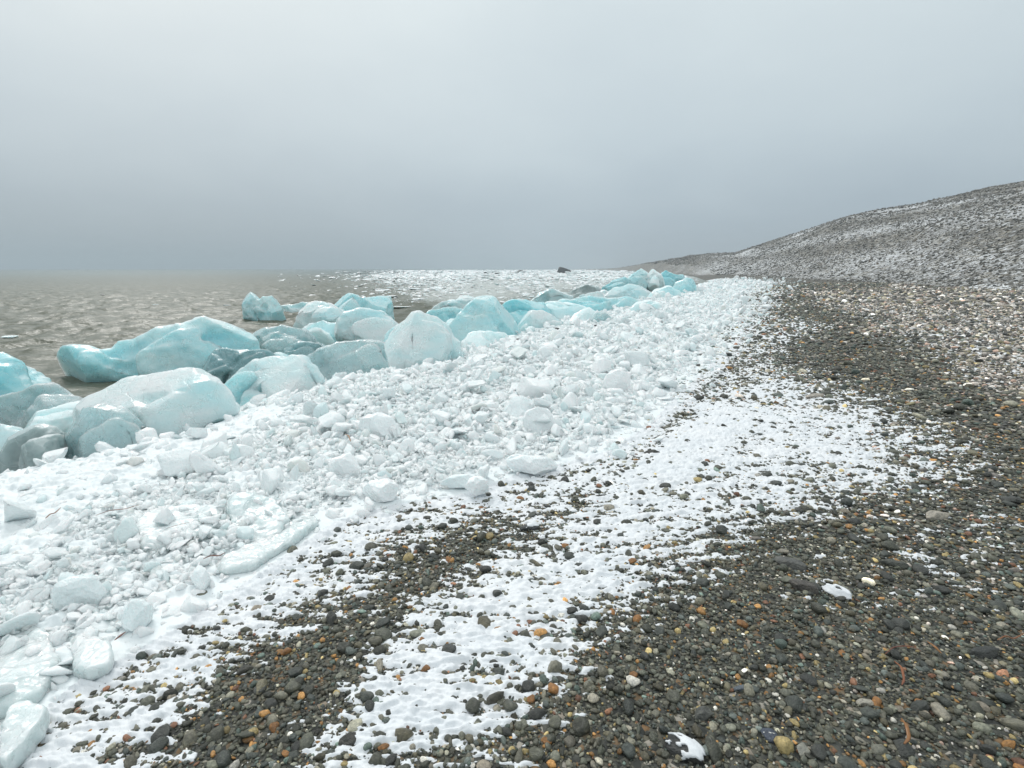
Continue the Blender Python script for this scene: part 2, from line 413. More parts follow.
# ------------------------------------------------------------------ sea
th = np.concatenate([np.linspace(-180, -60, 40, endpoint=False), np.linspace(-60, 40, 1100, endpoint=False), np.linspace(40, 180, 41)])
rr = np.exp(np.linspace(math.log(3), math.log(3400), 1000))
T, R = np.meshgrid(np.radians(th), rr); X = R * np.sin(T); Y = R * np.cos(T)
a = 0.5; xr = X * math.cos(a) + Y * math.sin(a); yr = -X * math.sin(a) + Y * math.cos(a)
calm = 0.35 + 0.65 * sstep(-3, -14, shore(X, Y))
Zs = SEA + calm * np.clip(55 / R, 0, 1) * (0.10 * fbm2(xr / 5, yr / 2.6, 2, 31) + 0.20 * fbm2(xr / 1.5, yr / 0.8, 3, 35) - 0.03 * np.abs(fbm2(xr / 1.7, yr / .8, 2, 39)) * (R < 120))
BR0 = np.array([[float(q) * (CAMZ - SEA) / -float(ray(u, v)[2]) for q in ray(u, v)[:2]] for u, v in [(402, 300), (385, 285), (380, 276), (440, 270.6), (560, 270), (640, 270.5), (700, 277), (690, 284), (600, 290), (520, 303), (440, 303)]])
s_me = mesh_from('sea', np.stack([X, Y, Zs], -1).reshape(-1, 3), grid_faces(len(rr), len(th)), m_sea)
add_attr(s_me, 'slush', sstep(-0.10, 0.16, poly_sd(X, Y, BR0, True) / R + 0.06 * fbm2(X / (0.1 * R), Y / (.3 * R), 3, 15)))
tag(link(bpy.data.objects.new('sea', s_me)), kind='structure')

# ------------------------------------------------------------------ snow sheet (thin snow the pebbles poke through) and slush under the ice
th = np.radians(np.linspace(-55, 55, 1700)); rr = np.exp(np.linspace(math.log(1.0), math.log(48), 1150))
T, R = np.meshgrid(th, rr); X = R * np.sin(T); Y = R * np.cos(T)
A = snow_amount(X, Y)
ice_sd = poly_sd(X, Y, ICE, True)
med = fbm2(X / 0.9, Y / 0.5, 3, 50)
fine = fbm2(X / 0.30, Y / 0.075, 4, 55, 0.68)
fin2 = fbm2(X / 0.07, Y / 0.026, 3, 58)
edge_break = 0
def thick(A, med, fine, fin2):
    t = (A - 0.50) * 0.038 + med * 0.007 * (A < 1.1) + fine * 0.019 + fin2 * 0.019 + 0.0015
    return np.where(A < 0.06, -0.05, t)
TH = np.clip(thick(A, med, fine, fin2), -0.05, 0.04)
Zg = height(X, Y)
SM = poly_sd(X, Y, SMOOTH, True)
bank = sstep(0.0, 1.0, ice_sd / (0.25 + 0.04 * R)) * (0.0 + 0.05 * np.clip(fbm2(X / 0.8, Y / 0.8, 4, 60) + 0.3, 0, 1) + 0.07 * np.abs(fbm2(X / 0.3, Y / 0.2, 4, 63, .6)) + 0.04 * sstep(-.5, .5, SM)) * sstep(0, 3, R)
ZS = Zg + np.where(A > 1.0, np.clip(TH, 0.0, 0.02) + bank, TH) + 0.006
P = np.stack([X, Y, ZS], -1).reshape(-1, 3)
f = grid_faces(len(rr), len(th))
keep = (TH.ravel()[f] > -0.03).any(1) & (shore(X, Y).ravel()[f] > -0.6).all(1)
isice = (A.ravel()[f] > 1.0).all(1)
def sub_mesh(name, f, m):
    u, inv = np.unique(f.ravel(), return_inverse=True)
    return mesh_from(name, P[u], inv.reshape(-1, 4), m)
tag(link(bpy.data.objects.new('snow', sub_mesh('snow', f[keep & ~isice], m_snow))), kind='stuff', label='thin wet snow patched over the pebbles')
tag(link(bpy.data.objects.new('ice_slush', sub_mesh('ice_slush', f[keep & isice], m_slush))), kind='stuff', label='packed white slush under the broken ice')

# ------------------------------------------------------------------ stone and ice shapes
def ico(sub):
    bm = bmesh.new(); bmesh.ops.create_icosphere(bm, subdivisions=sub, radius=1)
    v = np.array([q.co[:] for q in bm.verts]); fa = np.array([[w.index for w in q.verts] for q in bm.faces]); bm.free()
    return v, fa
ICO2, ICO3, ICO4 = ico(2), ico(3), ico(4)

def cut(v, k, lo, hi, r, soft=1.0, dirs=None):
    for i in range(k):
        n = r.normal(size=3) if dirs is None else dirs[i]
        n = n / np.linalg.norm(n)
        d = v @ n; lim = r.uniform(lo, hi) * d.max()
        v = v - np.maximum(0, d - lim)[:, None] * n * soft
    return v

def stone_shape(seed, base=ICO2, facets=6):
    r = np.random.default_rng(seed)
    v = base[0].copy()
    v = v * (1 + 0.35 * fbm3(v * 1.1 + seed, 2, seed)[:, None])
    v = cut(v, facets, 0.62, 0.9, r, 0.9)
    v = v * np.array([1, r.uniform(.6, .95), r.uniform(.38, .66)])
    return v / np.abs(v).max(), base[1]

def chunk_shape(seed, base=ICO2, cuts=11):
    r = np.random.default_rng(seed + 500)
    v = base[0].copy() * r.uniform(0.8, 1.2, 3)
    v = v * (1 + 0.25 * fbm3(v * 0.9 + seed, 2, seed)[:, None])
    v = cut(v, cuts, 0.34, 0.8, r, 1.0)
    v = v * np.array([1, r.uniform(.5, .95), r.uniform(.28, .8)])
    v = v + 0.03 * fbm3(v * 5, 2, seed)[:, None] * v
    return v / np.abs(v).max(), base[1]

def proto_collection(name, shapes, m, smooth=True, angle=None):
    c = bpy.data.collections.new(name)
    for k, (v, fa) in enumerate(shapes):
        me = mesh_from('%s_shape' % name, v, fa, m, smooth)
        o = bpy.data.objects.new('%s_%02d' % (name, k), me)
        c.objects.link(o)
    return c

def scatter(name, coll, pos, rot, scl, idx, col, label):
    """one 'stuff' object: points that carry the stones"""
    me = bpy.data.meshes.new(name)
    me.vertices.add(len(pos)); me.vertices.foreach_set('co', np.asarray(pos, np.float32).ravel())
    for nm, arr in (('rot', rot), ('scl', scl)):
        a = me.attributes.new(nm, 'FLOAT_VECTOR', 'POINT'); a.data.foreach_set('vector', np.asarray(arr, np.float32).ravel())
    a = me.attributes.new('idx', 'INT', 'POINT'); a.data.foreach_set('value', np.asarray(idx, np.int32))
    if col is not None:
        a = me.attributes.new('col', 'FLOAT_COLOR', 'POINT'); a.data.foreach_set('color', np.concatenate([col, np.ones((len(col), 1))], 1).astype(np.float32).ravel())
    o = link(bpy.data.objects.new(name, me)); tag(o, label, kind='stuff')
    ng = bpy.data.node_groups.new(name + '_nodes', 'GeometryNodeTree')
    ng.interface.new_socket('Geometry', in_out='INPUT', socket_type='NodeSocketGeometry')
    ng.interface.new_socket('Geometry', in_out='OUTPUT', socket_type='NodeSocketGeometry')
    gi = ng.nodes.new('NodeGroupInput'); go = ng.nodes.new('NodeGroupOutput')
    iop = ng.nodes.new('GeometryNodeInstanceOnPoints'); ci = ng.nodes.new('GeometryNodeCollectionInfo')
    ci.inputs['Collection'].default_value = coll; ci.inputs['Separate Children'].default_value = True; ci.inputs['Reset Children'].default_value = True
    def na(nm, t):
        n = ng.nodes.new('GeometryNodeInputNamedAttribute'); n.data_type = t; n.inputs[0].default_value = nm; return n.outputs[0]
    er = ng.nodes.new('FunctionNodeEulerToRotation')
    ng.links.new(na('rot', 'FLOAT_VECTOR'), er.inputs[0])
    ng.links.new(gi.outputs[0], iop.inputs['Points']); ng.links.new(ci.outputs[0], iop.inputs['Instance'])
    iop.inputs['Pick Instance'].default_value = True
    ng.links.new(na('idx', 'INT'), iop.inputs['Instance Index']); ng.links.new(er.outputs[0], iop.inputs['Rotation'])
    ng.links.new(na('scl', 'FLOAT_VECTOR'), iop.inputs['Scale']); ng.links.new(iop.outputs[0], go.inputs[0])
    md = o.modifiers.new('scatter', 'NODES'); md.node_group = ng
    return o

def sector(n, r0, r1, a0=-54, a1=54):
    if r0 > 7: a0 = max(a0, -48); a1 = min(a1, 48)
    r = np.sqrt(rng.uniform(r0 * r0, r1 * r1, n)); a = np.radians(rng.uniform(a0, a1, n))
    return r * np.sin(a), r * np.cos(a), r
def area(r0, r1, a0=-54, a1=54):
    if r0 > 7: a0 = max(a0, -48); a1 = min(a1, 48)
    return (r1 * r1 - r0 * r0) / 2 * math.radians(a1 - a0)

# ------------------------------------------------------------------ gravel
NST = 14
st_coll = proto_collection('pebble', [stone_shape(s, ICO2) for s in range(NST)], m_peb)
rk_coll = proto_collection('rubble', [stone_shape(s + 40, ICO2, 9) for s in range(NST)], m_rock, smooth=False)
def pick_cols(n, pale):
    a = np.array(PEB)[rng.choice(len(PEB), n, p=PEBP)]; b = np.array(PALEC)[rng.choice(len(PALEC), n, p=PALEP)]
    c = np.where((rng.random(n) < pale * 0.85)[:, None], b, a)
    return c * (rng.lognormal(0, .42, (n, 1)) * 1.28)
G = []
for (r0, r1, dens, s0, s1) in [(1.0, 3.4, 6500, .004, .010), (1.0, 3.4, 900, .010, .019), (1.0, 3.6, 45, .019, .038),
                               (3.4, 6.5, 1900, .008, .018), (3.4, 6.5, 70, .018, .04), (6.5, 12, 520, .014, .032), (6.5, 12, 14, .03, .07),
                               (12, 26, 95, .03, .06), (26, 60, 16, .06, .13)]:
    n = int(area(r0, r1) * dens)
    x, y, r = sector(n, r0, r1)
    s = s0 * (s1 / s0) ** (rng.random(n) ** 1.3)
    keep = (poly_sd(x, y, ICE, True) < 0.02 * r + 0.1) & (shore(x, y) > 2) & (hill_amount(x, y) < 0.7)
    G.append(np.stack([x, y, s], 1)[keep])
G = np.concatenate(G); x, y, s = G.T
z = height(x, y) + s * rng.uniform(0.05, 0.5, len(s))
rot = np.stack([rng.normal(0, .28, len(s)), rng.normal(0, .28, len(s)), rng.uniform(0, 6.28, len(s))], 1)
scl = s[:, None] * rng.uniform(0.8, 1.25, (len(s), 3))
print('pebbles', len(s))
scatter('gravel', st_coll, np.stack([x, y, z], 1), rot, scl, rng.integers(0, NST, len(s)), pick_cols(len(s), np.maximum(pale_amount(x, y), sstep(.6, 4, x) * np.clip(.10 + .5 * fbm2(x / 1.3 + y * .3, y / .5, 3, 88), 0, .5))), 'grey green beach pebbles speckled orange and tan')

# rubble on the hill and its foot
G = []
for (r0, r1, dens, s0, s1) in [(30, 70, 16, .04, .16), (70, 130, 7, .07, .20), (130, 260, 2.2, .10, .34), (240, 300, 0.9, .2, .6), (300, 720, 0.45, .3, 1.0)]:
    n = int(area(r0, r1, *((8, 47) if r0 < 300 else (4, 24))) * dens)
    x, y, r = sector(n, r0, r1, *((8, 47) if r0 < 300 else (4, 24)))
    s = s0 * (s1 / s0) ** (rng.random(n) ** 1.6)
    keep = (hill_amount(x, y) > 0.3) & (shore(x, y) > 4) & (fbm2(x / 9, y / 9, 3, 90) + rng.normal(0, .22, n) > -0.35)
    G.append(np.stack([x, y, s], 1)[keep])
G = np.concatenate(G); x, y, s = G.T
z = height(x, y) + s * rng.uniform(-0.25, 0.2, len(s))
rot = np.stack([rng.normal(0, .35, len(s)), rng.normal(0, .35, len(s)), rng.uniform(0, 6.28, len(s))], 1)
hc = np.array([(0.065, 0.067, 0.063), (0.105, 0.106, 0.096), (0.16, 0.155, 0.14), (0.25, 0.24, 0.22), (0.13, 0.11, 0.085)])[rng.choice(5, len(s), p=[.3, .3, .22, .1, .08])]
print('rubble', len(s))
scatter('hillside_rubble', rk_coll, np.stack([x, y, z], 1), rot, s[:, None] * rng.uniform(0.7, 1.3, (len(s), 3)), rng.integers(0, NST, len(s)), hc, 'dark broken rock strewn over the snowy hillside')

# ------------------------------------------------------------------ broken white ice
NCH = 18
CH = [chunk_shape(s, ICO3 if s % 3 == 0 else ICO2) for s in range(NCH)]
ch_coll = proto_collection('ice_bit', CH, m_chunk, smooth=False)
def flat_auto(me, ang=0.6):
    try: me.shade_smooth_by_angle(angle=ang) if hasattr(me, 'shade_smooth_by_angle') else None
    except Exception: pass
G = []
for (r0, r1, dens, s0, s1) in [(1.6, 4.5, 1500, .010, .024), (1.6, 4.5, 700, .024, .050), (1.6, 4.5, 34, .05, .10), (4.5, 9, 900, .015, .04), (4.5, 9, 230, .035, .08), (4.5, 9, 9, .10, .17),
                               (9, 18, 330, .02, .08), (9, 18, 12, .08, .2), (18, 40, 60, .04, .14), (18, 40, 1.2, .14, .32), (40, 110, 9, .08, .32)]:
    n = int(area(r0, r1) * dens)
    x, y, r = sector(n, r0, r1)
    s = s0 * (s1 / s0) ** (rng.random(n) ** 1.5)
    sd = poly_sd(x, y, ICE, True)
    keep = (sd > rng.normal(0.0, 0.03, n) * r) & (shore(x, y) > 0.0)
    lay = rng.random(n)
    # smoother slush nearer the water at the left
    smooth = poly_sd(x, y, SMOOTH, True) + rng.normal(0, .12, n) > 0
    keep &= ~(smooth & (rng.random(n) < 0.8))
    # patches where wet slush has closed over the pieces
    keep &= (fbm2(x / 1.1, y / 0.7, 3, 44) + rng.normal(0, .25, n) > -0.28) | (s > 0.05)
    G.append(np.stack([x, y, s], 1)[keep])
G = np.concatenate(G); x, y, s = G.T; r = np.hypot(x, y)
sd = poly_sd(x, y, ICE, True)
heap = 0.035 + 0.07 * np.clip(fbm2(x / 0.8, y / 0.8, 4, 60) + .3, 0, 1)
z = height(x, y) + sstep(0, 1, sd / (.25 + .04 * r)) * heap + s * rng.uniform(0.0, 0.8, len(s))
rot = np.stack([rng.normal(0, .6, len(s)), rng.normal(0, .6, len(s)), rng.uniform(0, 6.28, len(s))], 1)
scl = s[:, None] * rng.uniform(0.75, 1.3, (len(s), 3))
idx = rng.integers(0, NCH, len(s))
size_px = s / r
order = np.argsort(-size_px)
NBIG = 235
big, rest = order[:NBIG], order[NBIG:]
print('ice bits', len(s))
scatter('broken_ice', ch_coll, np.stack([x, y, z], 1)[rest], rot[rest], scl[rest], idx[rest], None, 'crushed white ice heaped along the shore')
ch_me = [mesh_from('ice_chunk', *chunk_shape(s_, ICO3), m_chunk, smooth=False) for s_ in range(24)]
BIGCH = 1
for k in big:
    o = bpy.data.objects.new('ice_chunk', ch_me[int(rng.integers(0, 24))])
    o.location = (x[k], y[k], z[k]); o.rotation_euler = rot[k]; o.scale = scl[k]
    link(o); tag(o, 'small angular white ice chunk lying loose in the broken ice heap', 'ice chunk', 'loose white ice chunks in the heap')

# ------------------------------------------------------------------ blocks traced to real volumes
RV = np.array([1.0, 0, 0]); UV = np.array([0, sp, cp]); FV = np.array([0, cp, -sp])
CAM = np.array([0, 0, CAMZ])
def radial(poly, c, th):
    d = np.stack([np.cos(th), np.sin(th)], -1); out = np.zeros(len(th))
    n = len(poly)
    for k in range(n):
        a = poly[k] - c; b = poly[(k + 1) % n] - c; e = b - a
        den = d[:, 0] * e[1] - d[:, 1] * e[0]
        with np.errstate(divide='ignore', invalid='ignore'):
            t = (a[0] * e[1] - a[1] * e[0]) / den
            s_ = (a[0] * d[:, 1] - a[1] * d[:, 0]) / den
        ok = (np.abs(den) > 1e-9) & (t > 0) & (s_ >= -1e-6) & (s_ <= 1 + 1e-6)
        out = np.where(ok & (t > out), t, out)
    return out

def lobe(px, depth, thick_, seed, facets=9, lump=0.10, nth=96, nph=48):
    r = np.random.default_rng(seed)
    p = np.array([((u - W / 2) / F, -(v - H / 2) / F) for u, v in px]) * depth
    c = p.mean(0)
    th = np.linspace(0, 2 * np.pi, nth, endpoint=False)
    rad = radial(p, c, th)
    rad = (np.roll(rad, 1) + 2 * rad + np.roll(rad, -1)) / 4
    ph = np.linspace(-np.pi / 2, np.pi / 2, nph)
    TH_, PH = np.meshgrid(th, ph)
    e1 = np.sign(np.cos(PH)) * np.abs(np.cos(PH)) ** 0.75; e2 = np.sign(np.sin(PH)) * np.abs(np.sin(PH)) ** 0.9
    RR = rad[None, :] * e1
    a = c[0] + RR * np.cos(TH_); b_ = c[1] + RR * np.sin(TH_); d = e2 * thick_
    v = CAM + FV * depth + a[..., None] * RV + b_[..., None] * UV + d[..., None] * FV
    v = v.reshape(-1, 3)
    cen = CAM + FV * depth + c[0] * RV + c[1] * UV
    w = v - cen
    # facets: cut mostly on the faces towards and away from the viewer so that the outline holds
    for i in range(facets):
        n = np.array([r.normal() * .38, r.choice([-1, 1]) * r.uniform(.6, 1.2), r.normal() * .30 + .08]); n /= np.linalg.norm(n)
        q = w @ n; lim = r.uniform(0.5, 0.8) * q.max()
        w = w - np.maximum(0, q - lim)[:, None] * n * 0.95
    size = np.sqrt(max(rad.mean(), 1e-3) * thick_)
    f = []
    i = np.arange(nph - 1)[:, None] * nth; j = np.arange(nth)[None, :]; j2 = (j + 1) % nth
    f = np.stack([i + j, i + j2, i + nth + j2, i + nth + j], -1).reshape(-1, 4)
    v = w + cen
    return v, f, size

def build_block(name, lobes, m, label, cat, seed, vox=None, group=None, lump=0.10, smooth_it=3, facet=9):
    """lobes: list of (pixel outline, depth, thickness)"""
    V = []; Fc = []; off = 0; sz = 0
    for k, (px, d, t) in enumerate(lobes):
        v, f, s_ = lobe(px, d, t, seed + 31 * k)
        V.append(v); Fc.append(f + off); off += len(v); sz = max(sz, s_)
    V = np.concatenate(V); Fc = np.concatenate(Fc)
    cen = np.array([V[:, 0].mean(), V[:, 1].mean(), V[:, 2].min()])
    tmp = bpy.data.objects.new('tmp', mesh_from('tmp', V - cen, Fc))
    COL.objects.link(tmp)
    ext = (V.max(0) - V.min(0)).max()
    md = tmp.modifiers.new('r', 'REMESH'); md.mode = 'VOXEL'; md.voxel_size = vox or ext / 95
    s2 = tmp.modifiers.new('s', 'SMOOTH'); s2.iterations = smooth_it; s2.factor = 0.5
    dg = bpy.context.evaluated_depsgraph_get()
    me = bpy.data.meshes.new_from_object(tmp.evaluated_get(dg))
    bpy.data.objects.remove(tmp)
    n = len(me.vertices); co = np.empty(n * 3, np.float32); me.vertices.foreach_get('co', co); co = co.reshape(-1, 3).astype(float)
    no = np.empty(n * 3, np.float32); me.vertices.foreach_get('normal', no); no = no.reshape(-1, 3)
    q = (co + cen) / sz
    d = fbm3(q * 1.3 + seed, 3, seed) * lump * 1.2
    # melted scallops
    rid = fbm3(q * 1.7 + 9.1 + seed, 3, seed + 21); d += 0.10 * (0.22 - np.abs(rid)) * (lump / .1)
    d -= 0.045 * np.clip(0.25 - np.abs(fbm3(q * 2.6 + 3 * seed, 2, seed + 3)), 0, 1) * 4 * 0.5
    d += 0.02 * fbm3(q * 7, 3, seed + 9)
    co = co + no * (d * sz)[:, None]
    if facet:
        r_ = np.random.default_rng(seed + 5); cc = (co.max(0) + co.min(0)) / 2; w_ = co - cc
        for i_ in range(facet):
            n_ = np.array([r_.normal() * .5, -abs(r_.uniform(.25, 1.2)), r_.normal() * .5 + .25]); n_ /= np.linalg.norm(n_)
            q_ = w_ @ n_; lim = r_.uniform(.76, .97) * q_.max(); ov = q_ - lim - 0.012 * sz * fbm3(w_ / sz * 3 + i_, 2, seed + i_)
            w_ = w_ - np.maximum(0, ov)[:, None] * n_ * .96
        co = w_ + cc
    me.vertices.foreach_set('co', co.astype(np.float32).ravel())
    me.polygons.foreach_set('use_smooth', np.ones(len(me.polygons), bool)); me.materials.clear(); me.materials.append(m); me.update()
    me.name = name
    o = link(bpy.data.objects.new(name, me)); o.location = cen
    tag(o, label, cat, group)
    return o

# outline pixels, row where it meets the ground, thickness share of width, material, label
BERGS = [
 ([[(-60, 350), (-20, 352), (2, 362), (20, 374), (43, 386), (42, 396), (20, 406), (-20, 415), (-70, 410)]], 408, .5, 'deep', 'deep turquoise wedge of ice cut by the left edge, above the silty water'),
 ([[(45, 378), (50, 366), (60, 355), (77, 348), (107, 351), (124, 348), (135, 352), (132, 375), (110, 388), (80, 392), (50, 390)],
   [(118, 352), (126, 345), (150, 337), (180, 329), (195, 322), (207, 320), (238, 323), (248, 330), (252, 342), (245, 358), (215, 368), (175, 376), (140, 382), (120, 375)]], 382, .28, 'cyan',
  'longest turquoise ice block, two swells joined end to end in the water'),
 ([[(205, 374), (213, 360), (219, 352), (232, 350), (270, 351), (288, 354), (287, 362), (257, 368), (240, 384), (228, 388), (212, 382)]], 388, .3, 'dark', 'dark teal glassy ice block in front of the longest block'),
 ([[(245, 345), (262, 332), (285, 327), (303, 330), (312, 345), (300, 356), (262, 358)]], 362, .5, 'grey', 'grey blue streaked ice hump behind the dark teal block'),
 ([[(288, 350), (300, 343), (320, 344), (328, 350), (318, 362), (300, 366), (288, 362)]], 368, .5, 'dark', 'small dark glassy ice lump put in as the darker gap between paler blocks'),  # shade of the centre gap, put in as a body of dark ice
 ([[(234, 385), (242, 372), (258, 364), (275, 360), (292, 358), (307, 362), (316, 374), (320, 388), (300, 402), (275, 410), (248, 414), (232, 402)]], 402, .4, 'pale', 'frosted pale block right of the big round one, half in the white rubble'),
 ([[(100, 412), (112, 402), (130, 390), (160, 380), (180, 375), (207, 371), (230, 379), (245, 388), (251, 402), (242, 415), (225, 424), (200, 436), (182, 450), (158, 456), (138, 442), (112, 428)]], 436, .4, 'pale', 'big rounded pale blue block with a frosted white patch on its face'),
 ([[(66, 448), (72, 432), (80, 420), (90, 410), (108, 406), (130, 409), (140, 420), (142, 438), (138, 454), (100, 462), (74, 462)]], 456, .4, 'grey', 'smooth grey blue dome of ice leaning on the big rounded block'),
 ([[(14, 430), (25, 421), (50, 414), (77, 404), (100, 398), (106, 404), (98, 414), (84, 430), (76, 448), (50, 452), (30, 444)]], 446, .35, 'white', 'whitish blue slab slanting up between the grey domes'),
 ([[(-30, 410), (-5, 403), (22, 394), (45, 387), (62, 384), (76, 389), (88, 399), (80, 408), (50, 418), (18, 432), (-15, 436), (-35, 425)]], 428, .3, 'grey', 'long smooth grey green ice block lying at the left below the turquoise wedge'),
 ([[(-50, 425), (-20, 418), (0, 420), (17, 428), (26, 442), (20, 462), (0, 476), (-50, 476)]], 466, .4, 'pale', 'pale cracked block cut by the left edge beside the dark dome'),
 ([[(4, 462), (12, 446), (22, 434), (33, 429), (44, 433), (55, 444), (66, 458), (62, 470), (38, 478), (12, 476)]], 472, .45, 'dirty', 'small dark grey dome of clear ice nearest the slush at the left'),
 ([[(240, 322), (246, 314), (248, 308), (244, 299), (250, 293), (258, 298), (263, 302), (270, 297), (278, 299), (281, 308), (281, 318), (262, 325), (248, 325)]], 321, .45, 'cyan', 'lone two-horned turquoise piece standing out in the water'),
 ([[(277, 310), (284, 306), (295, 306), (303, 303), (312, 304), (316, 308), (310, 314), (290, 316)]], 313, .4, 'pale', 'low pale floe just behind the two-horned piece'),
 ([[(301, 325), (303, 316), (310, 308), (319, 303), (328, 305), (337, 312), (347, 318), (354, 326), (340, 336), (305, 336)]], 338, .5, 'pale', 'smooth pointed pale block left of the horned twin-peaked one'),
 ([[(333, 312), (335, 303), (340, 297), (350, 295), (362, 298), (375, 298), (384, 294), (387, 303), (387, 322), (370, 330), (348, 328)]], 333, .5, 'cyan', 'tall square-topped turquoise block with a dark notch in its top'),
 ([[(340, 328), (352, 318), (370, 315), (386, 314), (396, 328), (404, 345), (404, 362), (390, 370), (370, 362), (352, 352)]], 358, .45, 'pale', 'broad pale cyan face sloping down under the square-topped block'),
 ([[(296, 340), (302, 330), (312, 324), (325, 321), (340, 327), (352, 335), (354, 348), (330, 356), (305, 350)]], 350, .5, 'white', 'whitish hump below the smooth pointed block'),
 ([[(303, 370), (312, 357), (325, 348), (342, 343), (360, 342), (378, 346), (394, 354), (408, 366), (400, 376), (372, 386), (340, 390), (312, 386)]], 380, .35, 'grey', 'low grey block with a dark lower rim, touching the white rubble in mid row'),
 ([[(390, 342), (398, 328), (408, 320), (420, 315), (434, 319), (447, 328), (455, 342), (459, 362), (450, 372), (420, 378), (400, 370), (392, 356)]], 370, .45, 'pale', 'big pale rounded block with dirt specks low on its right'),
 ([[(428, 312), (440, 305), (446, 302), (457, 302), (459, 297), (465, 296), (474, 299), (482, 303), (480, 312), (455, 318), (432, 318)]], 318, .4, 'pale', 'small knobbly bluish block behind the tall pale peak'),
 ([[(420, 320), (434, 312), (450, 308), (465, 311), (468, 324), (458, 334), (432, 334)]], 334, .5, 'cyan', 'blue shaded block tucked behind the tall pale peak'),
 ([[(452, 340), (458, 325), (466, 312), (476, 303), (486, 299), (494, 301), (500, 309), (508, 318), (514, 330), (514, 340), (500, 350), (470, 354), (454, 352)]], 346, .4, 'cyan', 'tall pale peaked block with a turquoise hollow in its side'),
 ([[(466, 342), (472, 334), (488, 333), (504, 334), (508, 342), (502, 350), (480, 354), (467, 350)]], 349, .5, 'white', 'small blunt white block at the foot of the tall peak'),
 ([[(498, 318), (503, 308), (511, 303), (525, 302), (540, 305), (546, 316), (540, 330), (522, 338), (508, 334)]], 332, .5, 'deep', 'round turquoise block with a deep blue hollow beside the tall peak'),
 ([[(522, 324), (530, 314), (541, 313), (555, 318), (566, 324), (566, 332), (545, 338), (524, 336)]], 331, .5, 'pale', 'low pale block in front of the blue hollow'),
 ([[(532, 302), (540, 295), (548, 291), (558, 293), (568, 298), (570, 306), (552, 312), (535, 310)]], 310, .5, 'pale', 'pale pointed block in front of the grey lump on the water side'),
 ([[(540, 310), (552, 304), (566, 304), (582, 308), (590, 318), (575, 328), (550, 326)]], 322, .5, 'white', 'wide whitish block between the blue hollow and the long turquoise swell'),
 ([[(563, 296), (575, 290), (586, 287), (597, 289), (602, 296), (600, 302), (580, 304), (566, 302)]], 301, .5, 'dirty', 'grey dirty lump rising behind the far blocks'),
 ([[(595, 301), (598, 294), (604, 291), (611, 295), (613, 302), (604, 307)]], 304, .5, 'white', 'small round white block right of the grey lump'),
 ([[(560, 308), (572, 301), (587, 298), (612, 300), (632, 298), (642, 303), (636, 312), (612, 318), (580, 320), (562, 316)]], 314, .35, 'cyan', 'long low turquoise swell below the small round white block'),
 ([[(566, 324), (576, 315), (587, 309), (597, 314), (600, 322), (588, 329), (570, 330)]], 326, .4, 'white', 'white pyramid-shaped block with a dark hollow beneath'),
 ([[(593, 320), (596, 314), (602, 312), (609, 318), (607, 325), (598, 328)]], 326, .6, 'grey', 'small greenish block touching the white pyramid'),
 ([[(604, 288), (612, 282), (622, 279), (630, 281), (632, 288), (618, 294), (606, 294)]], 292, .5, 'deep', 'left turquoise shoulder of the far high cluster'),
 ([[(626, 282), (632, 275), (640, 270), (645, 273), (647, 283), (640, 292), (628, 291)]], 291, .6, 'cyan', 'far turquoise peak, left one of the high cluster'),
 ([[(642, 285), (647, 276), (652, 271), (659, 276), (663, 284), (658, 292), (645, 292)]], 291, .6, 'white', 'far pale peak in the middle of the high cluster'),
 ([[(657, 286), (660, 276), (665, 272), (670, 276), (684, 278), (686, 285), (672, 292), (660, 291)]], 290, .5, 'deep', 'far deep turquoise block with a white nub, right in the high cluster'),
 ([[(606, 298), (616, 290), (628, 286), (645, 287), (655, 293), (650, 302), (628, 305), (610, 304)]], 302, .4, 'pale', 'wide pale block below the left shoulder of the far cluster'),
 ([[(648, 298), (655, 291), (666, 288), (676, 291), (680, 297), (668, 302), (652, 303)]], 300, .5, 'white', 'low whitish block at the foot of the far high cluster'),
 ([[(672, 292), (676, 284), (684, 279), (692, 281), (695, 288), (688, 295), (676, 297)]], 294, .5, 'cyan', 'last turquoise block at the right end of the row'),
 ([[(318, 372), (322, 358), (334, 350), (348, 352), (352, 366), (340, 376)]], 374, .5, 'pale', 'small pale wedge half hidden behind the low grey block'),
 ([[(222, 402), (228, 388), (238, 378), (252, 374), (262, 384), (262, 404), (246, 414), (228, 414)]], 410, .5, 'cyan', 'turquoise block filling the gap right of the big rounded block'),
 ([[(384, 350), (390, 336), (400, 328), (412, 332), (414, 350), (404, 362), (390, 360)]], 364, .5, 'cyan', 'turquoise block squeezed left of the big pale rounded block'),
 ([[(444, 330), (452, 320), (464, 322), (468, 338), (458, 348), (446, 344)]], 350, .5, 'cyan', 'narrow turquoise gap-filling block between the pale rounded block and the tall peak'),
 ([[(570, 306), (580, 296), (596, 293), (606, 300), (600, 310), (580, 312)]], 309, .5, 'pale', 'pale block between the grey lump and the long turquoise swell'),
 ([[(628, 312), (636, 304), (650, 301), (662, 305), (656, 312), (640, 316)]], 314, .4, 'white', 'flattish white block where the far blocks meet the rubble'),
 ([[(250, 372), (262, 360), (282, 356), (300, 362), (296, 374), (270, 380)]], 380, .5, 'cyan', 'turquoise block wedged behind the frosted pale one'),
]
